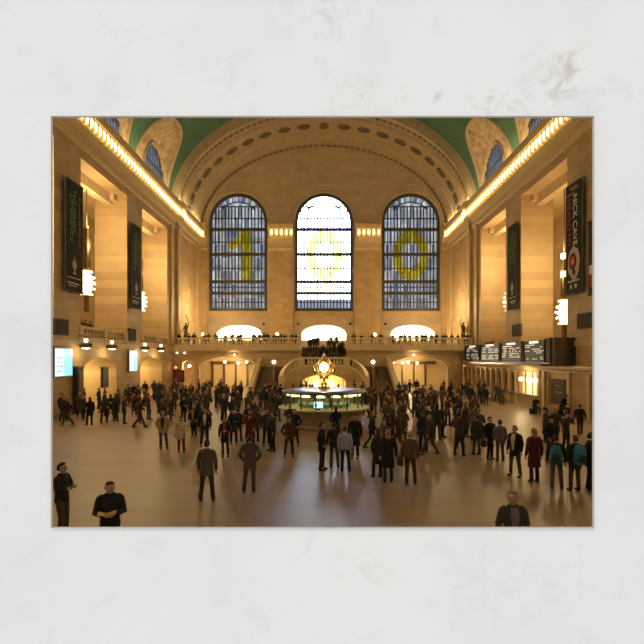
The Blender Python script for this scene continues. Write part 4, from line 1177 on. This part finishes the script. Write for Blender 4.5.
def bag_obj(name, x, y, z, face, kind, col, label, s=1.0):
    e = tag(empty(name, (x, y, z), face), label, {'backpack': 'backpack', 'suitcase': 'suitcase'}.get(name, 'bag')); e.scale = (s,) * 3
    bm = bmesh.new()
    if kind == 'backpack':
        loft(bm, [(0, 0, -.26, .13, .07), (0, 0, -.22, .17, .11), (0, .01, -.05, .175, .125), (0, 0, .14, .16, .11), (0, 0, .24, .11, .08), (0, 0, .27, .04, .03)], 14); obj('sack', bm, col, e, smooth=True)
        bm = bmesh.new(); loft(bm, [(0, .10, -.18, .11, .04), (0, .12, -.08, .12, .05), (0, .10, .02, .10, .04)], 12); obj('pocket', bm, CL['charcoal'], e, smooth=True)
        bm = bmesh.new()
        for sx in (-1, 1): tube(bm, [(sx * .10, -.08, .2), (sx * .12, -.16, .26), (sx * .13, -.30, .2), (sx * .13, -.36, .0), (sx * .13, -.22, -.16), (sx * .12, -.06, -.2)], .018, 6)
        obj('strap', bm, CL['charcoal'], e)
    elif kind == 'hand':
        loft(bm, [(0, 0, -.34, .07, .15), (0, 0, -.32, .09, .19), (0, 0, -.12, .07, .17), (0, 0, -.05, .03, .14)], 12); obj('body', bm, col, e, smooth=True)
        bm = bmesh.new(); tube(bm, [(0, -.1, -.08), (0, -.08, .02), (0, 0, .05), (0, .08, .02), (0, .1, -.08)], .012, 6); obj('handle', bm, CL['charcoal'], e)
    else:
        box(bm, -.22, .22, -.14, .14, .06, .62); bmesh.ops.bevel(bm, geom=bm.edges[:], offset=.03, segments=2, affect='EDGES'); obj('shell', bm, col, e)
        bm = bmesh.new()
        for sx in (-.16, .16):
            for sy in (-.1, .1): ball(bm, (sx, sy, .035), .035, 8)
        obj('wheel', bm, CL['black'], e)
        bm = bmesh.new(); tube(bm, [(-.12, .1, .6), (-.12, .1, .95), (.12, .1, .95), (.12, .1, .6)], .012, 6); obj('handle', bm, M['black'], e)
    return e
occ = []
def put(fx, fy, v, top, bottom, label, face=0.0, hair=1, h=1.74, shirt=None, hy=None, Y=None):
    """fx, fy: where the feet stand in the photograph"""
    if Y is None: x, y = at_floor(fx, fy)
    else: y = Y; x = (fx - VX) * Y / F
    occ.append((x, y)); return near_person(x, y, 0, face, v, top, bottom, hair, h, label, shirt), x, y
B_ = PI      # back to the camera
_, x, y = put(62, 0, 5, 'black', 'brown', 'dark-haired person in black jacket cut off by the lower left edge, in profile', 1.45, 0, 1.72, Y=10.9)
_, x, y = put(110, 0, 2, 'black', 'charcoal', 'man in a black coat reading a yellowish leaflet, nearest at lower left', .35, 1, 1.75, Y=9.25)
bk = tag(empty('leaflet', (x + .10, y - .36, 1.165), .35), 'open yellowish leaflet in the hands of the man at lower left', 'leaflet')
bm = bmesh.new()
for s in (-1, 1): quad(bm, (0, -.07, 0), (s * .16, -.07, .03), (s * .16, .10, .05), (0, .10, .01)); quad(bm, (0, -.07, .006), (s * .15, -.07, .038), (s * .15, .10, .056), (0, .10, .016))
obj('page', bm, mat('yellow_paper', (.75, .55, .20), .7), bk)
put(513, 0, 12, 'olive', 'olive', 'man in a dark olive suit jacket with open pale shirt, nearest at lower right', -.1, 2, 1.72, 'violet', Y=8.6)
put(207, 500, 12, 'greybrown', 'olive', 'broad man in a grey brown jacket seen from behind, nearest left of centre', B_, 1, 1.74)
put(250, 492, 1, 'greybrown', 'grey', 'man in a long grey brown coat seen from behind, right of the broad man', B_ + .1, 1, 1.76)
put(163, 448, 1, 'tan', 'denim', 'woman in an open beige coat and dark jeans', .1, 3, 1.70, 'charcoal')
put(181, 452, 9, 'cream', 'maroon', 'woman in a cream top and long dark red skirt', .15, 0, 1.55)
put(205, 446, 0, 'black', 'charcoal', 'man in a dark suit with a pale blue shirt facing the camera', .1, 1, 1.78, 'pale')
put(194, 437, 7, 'black', 'black', 'person in a long black coat with a tan scarf, left of the dark suit', -.3, 3, 1.70, 'tan')
put(225, 456, 9, 'black', 'brown', 'person in a black coat with a bright red scarf', 0, 0, 1.62, 'red')
put(250, 449, 7, 'maroon', 'black', 'person in a dark red jacket looking at a phone, behind the red scarf', .2, 0, 1.80)
put(238, 441, 0, 'charcoal', 'charcoal', 'dark-clothed person with a large bag left of the dark red jacket', B_ - .4, 0, 1.62)
_, x, y = put(273, 451, 0, 'charcoal', 'black', 'person in dark clothes with a blue backpack near the booth', -1.3, 0, 1.74)
bag_obj('backpack', x - .20, y + .06, 1.22, -1.3, 'backpack', CL['blue'], 'blue backpack on the dark-clothed person left of the booth', .8)
put(289, 457, 11, 'brown', 'charcoal', 'person in a brown jacket standing in front of the booth, left side', .2, 1, 1.68)
put(322, 470, 1, 'black', 'charcoal', 'man in a dark jacket in profile, front of the group before the booth', 1.3, 1, 1.75)
put(334, 468, 0, 'charcoal', 'denim', 'dark slim person beside the lilac jacket', B_, 0, 1.70)
put(345, 472, 0, 'lilac', 'black', 'person in a pale lilac jacket and dark jeans seen from behind', B_ - .2, 1, 1.66)
_, x, y = put(355, 458, 8, 'black', 'charcoal', 'tall person in a long black coat carrying a red bag', -.3, 0, 1.80)
bag_obj('handbag', x - .30, y - .2, .82, 0, 'hand', CL['red'], 'red bag hanging beside the tall person in the long black coat')
put(336, 440, 7, 'black', 'black', 'dark figure right in front of the booth counter', B_, 0, 1.66)
put(388, 482, 8, 'black', 'charcoal', 'person in a long black coat seen from behind, nearest right of centre', B_, 3, 1.74)
put(378, 477, 7, 'charcoal', 'black', 'dark companion close on the left of the long black coat', B_ + .5, 1, 1.64)
_, x, y = put(410, 484, 0, 'greybrown', 'brown', 'person in a grey brown jacket with a shoulder bag, right of the long black coat', B_ - .3, 3, 1.72)
bag_obj('handbag', x - .32, y, .95, .2, 'hand', CL['olive'], 'dark olive bag at the hip of the grey brown jacket')
put(372, 449, 4, 'black', 'charcoal', 'dark person walking just right of the booth', 1.2, 3, 1.70)
put(430, 455, 3, 'charcoal', 'brown', 'person walking in dark jacket and brown trousers, right of centre', -1.2, 3, 1.70)
_, x, y = put(490, 459, 0, 'black', 'black', 'thin person all in black carrying a bag, left of the right-hand group', .4, 0, 1.72)
bag_obj('handbag', x - .28, y - .05, .86, .2, 'hand', CL['black'], 'black bag hanging beside the thin person all in black')
put(500, 461, 0, 'violet', 'grey', 'person in a grey violet coat beside the thin person in black', B_, 0, 1.64)
put(515, 476, 12, 'black', 'olive', 'person in a black coat with a cream shirt, middle of the right-hand group', -.9, 1, 1.76, 'cream')
put(534, 482, 8, 'maroon', 'black', 'woman in a dark red jacket and long black skirt in the right-hand group', B_ + .2, 3, 1.78)
put(551, 462, 11, 'black', 'black', 'person in black with a dark hat behind the teal backpacks', .3, 0, 1.80)
_, x, y = put(556, 489, 0, 'black', 'grey', 'person in black with a teal backpack, left of the two with backpacks', B_ - .5, 0, 1.70)
bag_obj('backpack', x - .10, y - .20, 1.13, PI - .5, 'backpack', CL['teal'], 'dark teal backpack, left of the two backpacks', 1.0)
_, x, y = put(575, 490, 1, 'charcoal', 'brown', 'person in dark clothes with a bright teal backpack, right of the two', B_ + .2, 1, 1.70)
bag_obj('backpack', x + .03, y - .22, 1.13, PI + .2, 'backpack', mat('bright_teal_cloth', (.03, .24, .36), .8), 'bright teal blue backpack, right of the two backpacks', 1.15)
put(591, 490, 1, 'black', 'black', 'dark person half cut off by the right edge', 1.4, 0, 1.80)
put(566, 452, 6, 'olive', 'charcoal', 'person in an olive jacket taking a picture behind the backpacks', .5, 0, 1.72)
# two people sitting on their cases by the ticket office
for fx, fy, c, lb in ((541, 414, 'black', 'dark person crouched low beside the ticket office wall, left of two'), (568, 416, 'black', 'large dark person sitting by the ticket office wall, right of two')):
    x, y = at_floor(fx, fy); x -= .45; near_person(x, y, 0, .2 if fx < 550 else .6, 10, c, 'charcoal', 0, 1.74 if fx < 550 else 2.0, lb); occ.append((x, y))
    bm = bmesh.new(); box(bm, -.28, .28, -.02, .30, 0, .40); bmesh.ops.bevel(bm, geom=bm.edges[:], offset=.04, segments=2, affect='EDGES')
    e = tag(empty('suitcase', (x, y, 0), .2 if fx < 550 else .6), 'dark case used as a seat by the %s crouching person' % ('left' if fx < 550 else 'right'), 'suitcase')
    obj('shell', bm, CL['charcoal'], e)
    bm = bmesh.new(); tube(bm, [(-.1, .31, .3), (-.1, .36, .32), (.1, .36, .32), (.1, .31, .3)], .014, 6); obj('handle', bm, CL['black'], e)
# silhouettes in the left passages
for fx, fy, h, lb in ((84, 412, 1.8, 'bulky dark person before the first left arch beside the kiosk'), (99, 409, 1.7, 'dark person below the tall black panel'),
                   (128, 403, 1.7, 'left of three dark silhouettes before the second left arch'), (134, 402, 1.7, 'middle of three dark silhouettes before the second left arch'), (145, 399.5, 1.8, 'right of three dark silhouettes before the second left arch'),
                   (62, 418, 1.7, 'dark person under the display screen at the left edge')):
    x, y = at_floor(fx, fy); far_person(x, y, 0, random.uniform(0, 6), random.choice((1, 2, 8)), 'black', 'black', 0, h, lb); occ.append((x, y))

# the moving crowd: dark-clothed people, each a figure of its own
rn = random.Random(41)
TOPS = ['black', 'charcoal', 'black', 'brown', 'olive', 'black', 'charcoal', 'brown', 'black', 'maroon', 'charcoal', 'brown', 'olive', 'black', 'navy', 'greybrown', 'charcoal']
CN = dict(black='black', charcoal='charcoal', brown='brown', olive='olive', navy='navy', greybrown='grey brown', maroon='dark red', rust='rust', grey='grey', tan='tan', cream='cream', teal='teal')
def zone(px, py):
    if py < 404:
        for lim, t in ((150, 'in the crowd before the left passages'), (205, 'in the far crowd left of the left arch'), (258, 'in the far crowd before the left flat arch'),
                       (385, 'in the far crowd around the staircase'), (450, 'in the far crowd before the right flat arch'), (900, 'in the queue by the ticket windows')):
            if px < lim: return t
    if py < 425:
        for lim, t in ((130, 'in the left crowd below the display screens'), (200, 'in the left crowd behind the beige coat'), (283, 'in the crowd just left of the booth'),
                       (366, 'in the crowd beside the booth'), (430, 'in the crowd just right of the booth'), (490, 'in the dense crowd right of the booth'), (900, 'on the open floor by the ticket office')):
            if px < lim: return t
    for lim, t in ((200, 'on the open floor at left'), (320, 'on the floor left of the booth'), (400, 'on the floor right before the booth'), (490, 'in the blurred group right of centre'), (900, 'in the right-hand group')):
        if px < lim: return t
def blocked(x, y, gap):
    if math.hypot(x, y - BY) < 3.3: return True
    if y > 48.6 and abs(x) < 8.3: return True
    if y > 57.0 or abs(x) > 17.0: return True
    if x > 16.4 and y > 31: return True
    return any(abs(x - a) < gap and abs(y - b) < gap for a, b in occ)
def crowd(n, x0, x1, y0, y1, gap=.55, tops=TOPS, dist=None):
    k_ = 0; tries = 0
    while k_ < n and tries < n * 40:
        tries += 1
        px = rn.uniform(x0, x1)
        Yn, Yf = CAMZ * F / (y1 - VY), CAMZ * F / (y0 - VY)
        Y = rn.uniform(Yn, Yf); X = (px - VX) * Y / F; py = VY + CAMZ * F / Y
        if blocked(X, Y, gap): continue
        occ.append((X, Y)); top = rn.choice(tops); v = rn.choice((0, 1, 2, 3, 4, 5, 7, 8, 9, 11, 3, 4))
        z = zone(px, py); lb = 'person in a %s %s %s' % (CN[top], 'coat' if VARS[v]['coat'] in ('long', 'dress', 'mid') else 'jacket', z)
        far_person(X, Y, 0, rn.uniform(0, 2 * PI), v, top, rn.choice(('black', 'charcoal', 'brown', 'denim', 'black')), rn.choice((0, 0, 1, 1, 3)), rn.uniform(1.6, 1.84), lb, 'people ' + z.replace('in the', 'in the', 1))
        k_ += 1
crowd(58, 150, 455, 395, 405, .75)
crowd(11, 455, 512, 396, 406, .75)
crowd(40, 56, 200, 398, 428, .75)
crowd(32, 185, 290, 405, 432, .7)
crowd(40, 362, 478, 405, 432, .65)
crowd(20, 385, 480, 430, 462, .7, ['brown', 'olive', 'greybrown', 'brown', 'charcoal'])
crowd(6, 230, 300, 432, 446, .7)
crowd(3, 505, 590, 432, 452, .8)
# people on the end balcony, the upper stair and the left balcony
def up_person(x, y, z, label, group, face=None, tops=TOPS):
    v = rn.choice((0, 1, 2, 5, 7, 11)); top = rn.choice(tops)
    o = far_person(x, y, z, rn.uniform(-.6, .6) if face is None else face, v, top, 'black', rn.choice((0, 0, 1)), rn.uniform(1.6, 1.8), label % CN[top], group)
for x0, x1, n, lb in ((-15.2, -9.6, 7, 'person in %s at the end balustrade before the left bright opening'), (-8.8, -3.2, 10, 'person in %s at the end balustrade between the left and centre openings'),
                  (3.4, 8.6, 5, 'person in %s at the end balustrade between the centre and right openings'), (9.2, 18, 14, 'person in %s at the end balustrade below the right window'), (-18, -15.6, 4, 'person in %s at the left end of the balustrade')):
    for i in range(n):
        up_person(x0 + (x1 - x0) * (i + rn.uniform(.1, .9)) / n, 58.75 + rn.uniform(0, .7), BALC, lb, 'people along the end balustrade')
for i in range(13):
    st_ = rn.randrange(1, 12); yy = YB + .7 + 3.3 * (st_ + .5) / 13
    up_person(-2.0 + 4.5 * (i + .5) / 13, yy, ZL + (BALC - ZL) * (st_ + 1) / 13, 'person in %s on the upper flight of the central stair', 'people on the upper stair flight', B_, ['black', 'charcoal'])
for i in range(5): up_person(-1.9 + .95 * i + rn.uniform(-.2, .2), 53.6 + rn.uniform(0, 2.4), ZL, 'person in %s standing on the stair landing behind the clock', 'people on the stair landing', B_, ['black', 'charcoal'])
for y in (36.8, 37.5, 38.2, 38.9, 49.0, 49.5): up_person(-18.95, y, BALC, 'person in %s looking over the left balcony', 'people on the left balcony', 1.4, ['black', 'brown', 'charcoal'])
for s, (dx, dy, dz0) in ((1, (5.0, 51.5, .8)), (1, (5.9, 53.3, 1.5)), (-1, (-5.2, 52, 1.1)), (1, (3.6, 53.8, 1.8)), (1, (3.2, 55, 2.3))):
    n_ = int((dy - 49.6) / 7 * 18) + 1
    up_person(dx, 49.6 + 7 * (n_ - .5) / 18, ZL * n_ / 18, 'person in %s on the side flight of the staircase', 'people on the side flights', B_, ['black', 'charcoal', 'brown'])

# ---------------------------------------------------------------- daylight, sun and camera
w = bpy.data.worlds.new('World'); S.world = w; w.use_nodes = True
N, L = w.node_tree.nodes, w.node_tree.links; bg = N['Background']
tc = N.new('ShaderNodeTexCoord'); dt = N.new('ShaderNodeVectorMath'); dt.operation = 'DOT_PRODUCT'
nv_ = N.new('ShaderNodeVectorMath'); nv_.operation = 'NORMALIZE'; L.new(tc.outputs['Generated'], nv_.inputs[0]); L.new(nv_.outputs[0], dt.inputs[0])
dv = Vector((0, 1, .22)).normalized(); dt.inputs[1].default_value = dv
mr = N.new('ShaderNodeMapRange'); mr.interpolation_type = 'SMOOTHSTEP'; L.new(dt.outputs['Value'], mr.inputs['Value']); mr.inputs['From Min'].default_value = .972; mr.inputs['From Max'].default_value = .992
mx = N.new('ShaderNodeMixRGB'); L.new(mr.outputs[0], mx.inputs['Fac']); mx.inputs['Color1'].default_value = (.795, .79, .785, 1); mx.inputs['Color2'].default_value = (17, 20, 28, 1)
L.new(mx.outputs[0], bg.inputs['Color']); bg.inputs['Strength'].default_value = 1.0
sl = bpy.data.lights.new('sun', 'SUN'); sl.energy = .75; sl.angle = math.radians(18); sl.color = (1, .99, .97)
so = bpy.data.objects.new('sun', sl); C.objects.link(so)
so.rotation_euler = Vector((.40, .62, -.75)).to_track_quat('-Z', 'Y').to_euler()
cam = bpy.data.cameras.new('camera'); co = bpy.data.objects.new('camera', cam); C.objects.link(co)
co.location = (0, 0, CAMZ); co.rotation_euler = (PI / 2, 0, 0)
cam.sensor_width = 36; cam.lens = 36 * F / 644; cam.shift_x = -(VX - 322) / 644; cam.shift_y = (VY - 322) / 644; cam.clip_end = 400
S.camera = co
vs_ = S.view_settings; vs_.view_transform = 'Standard'; vs_.look = 'None'; vs_.exposure = 0; vs_.gamma = 1
S.cycles.max_bounces = 8; S.cycles.transparent_max_bounces = 16; S.cycles.sample_clamp_indirect = 4
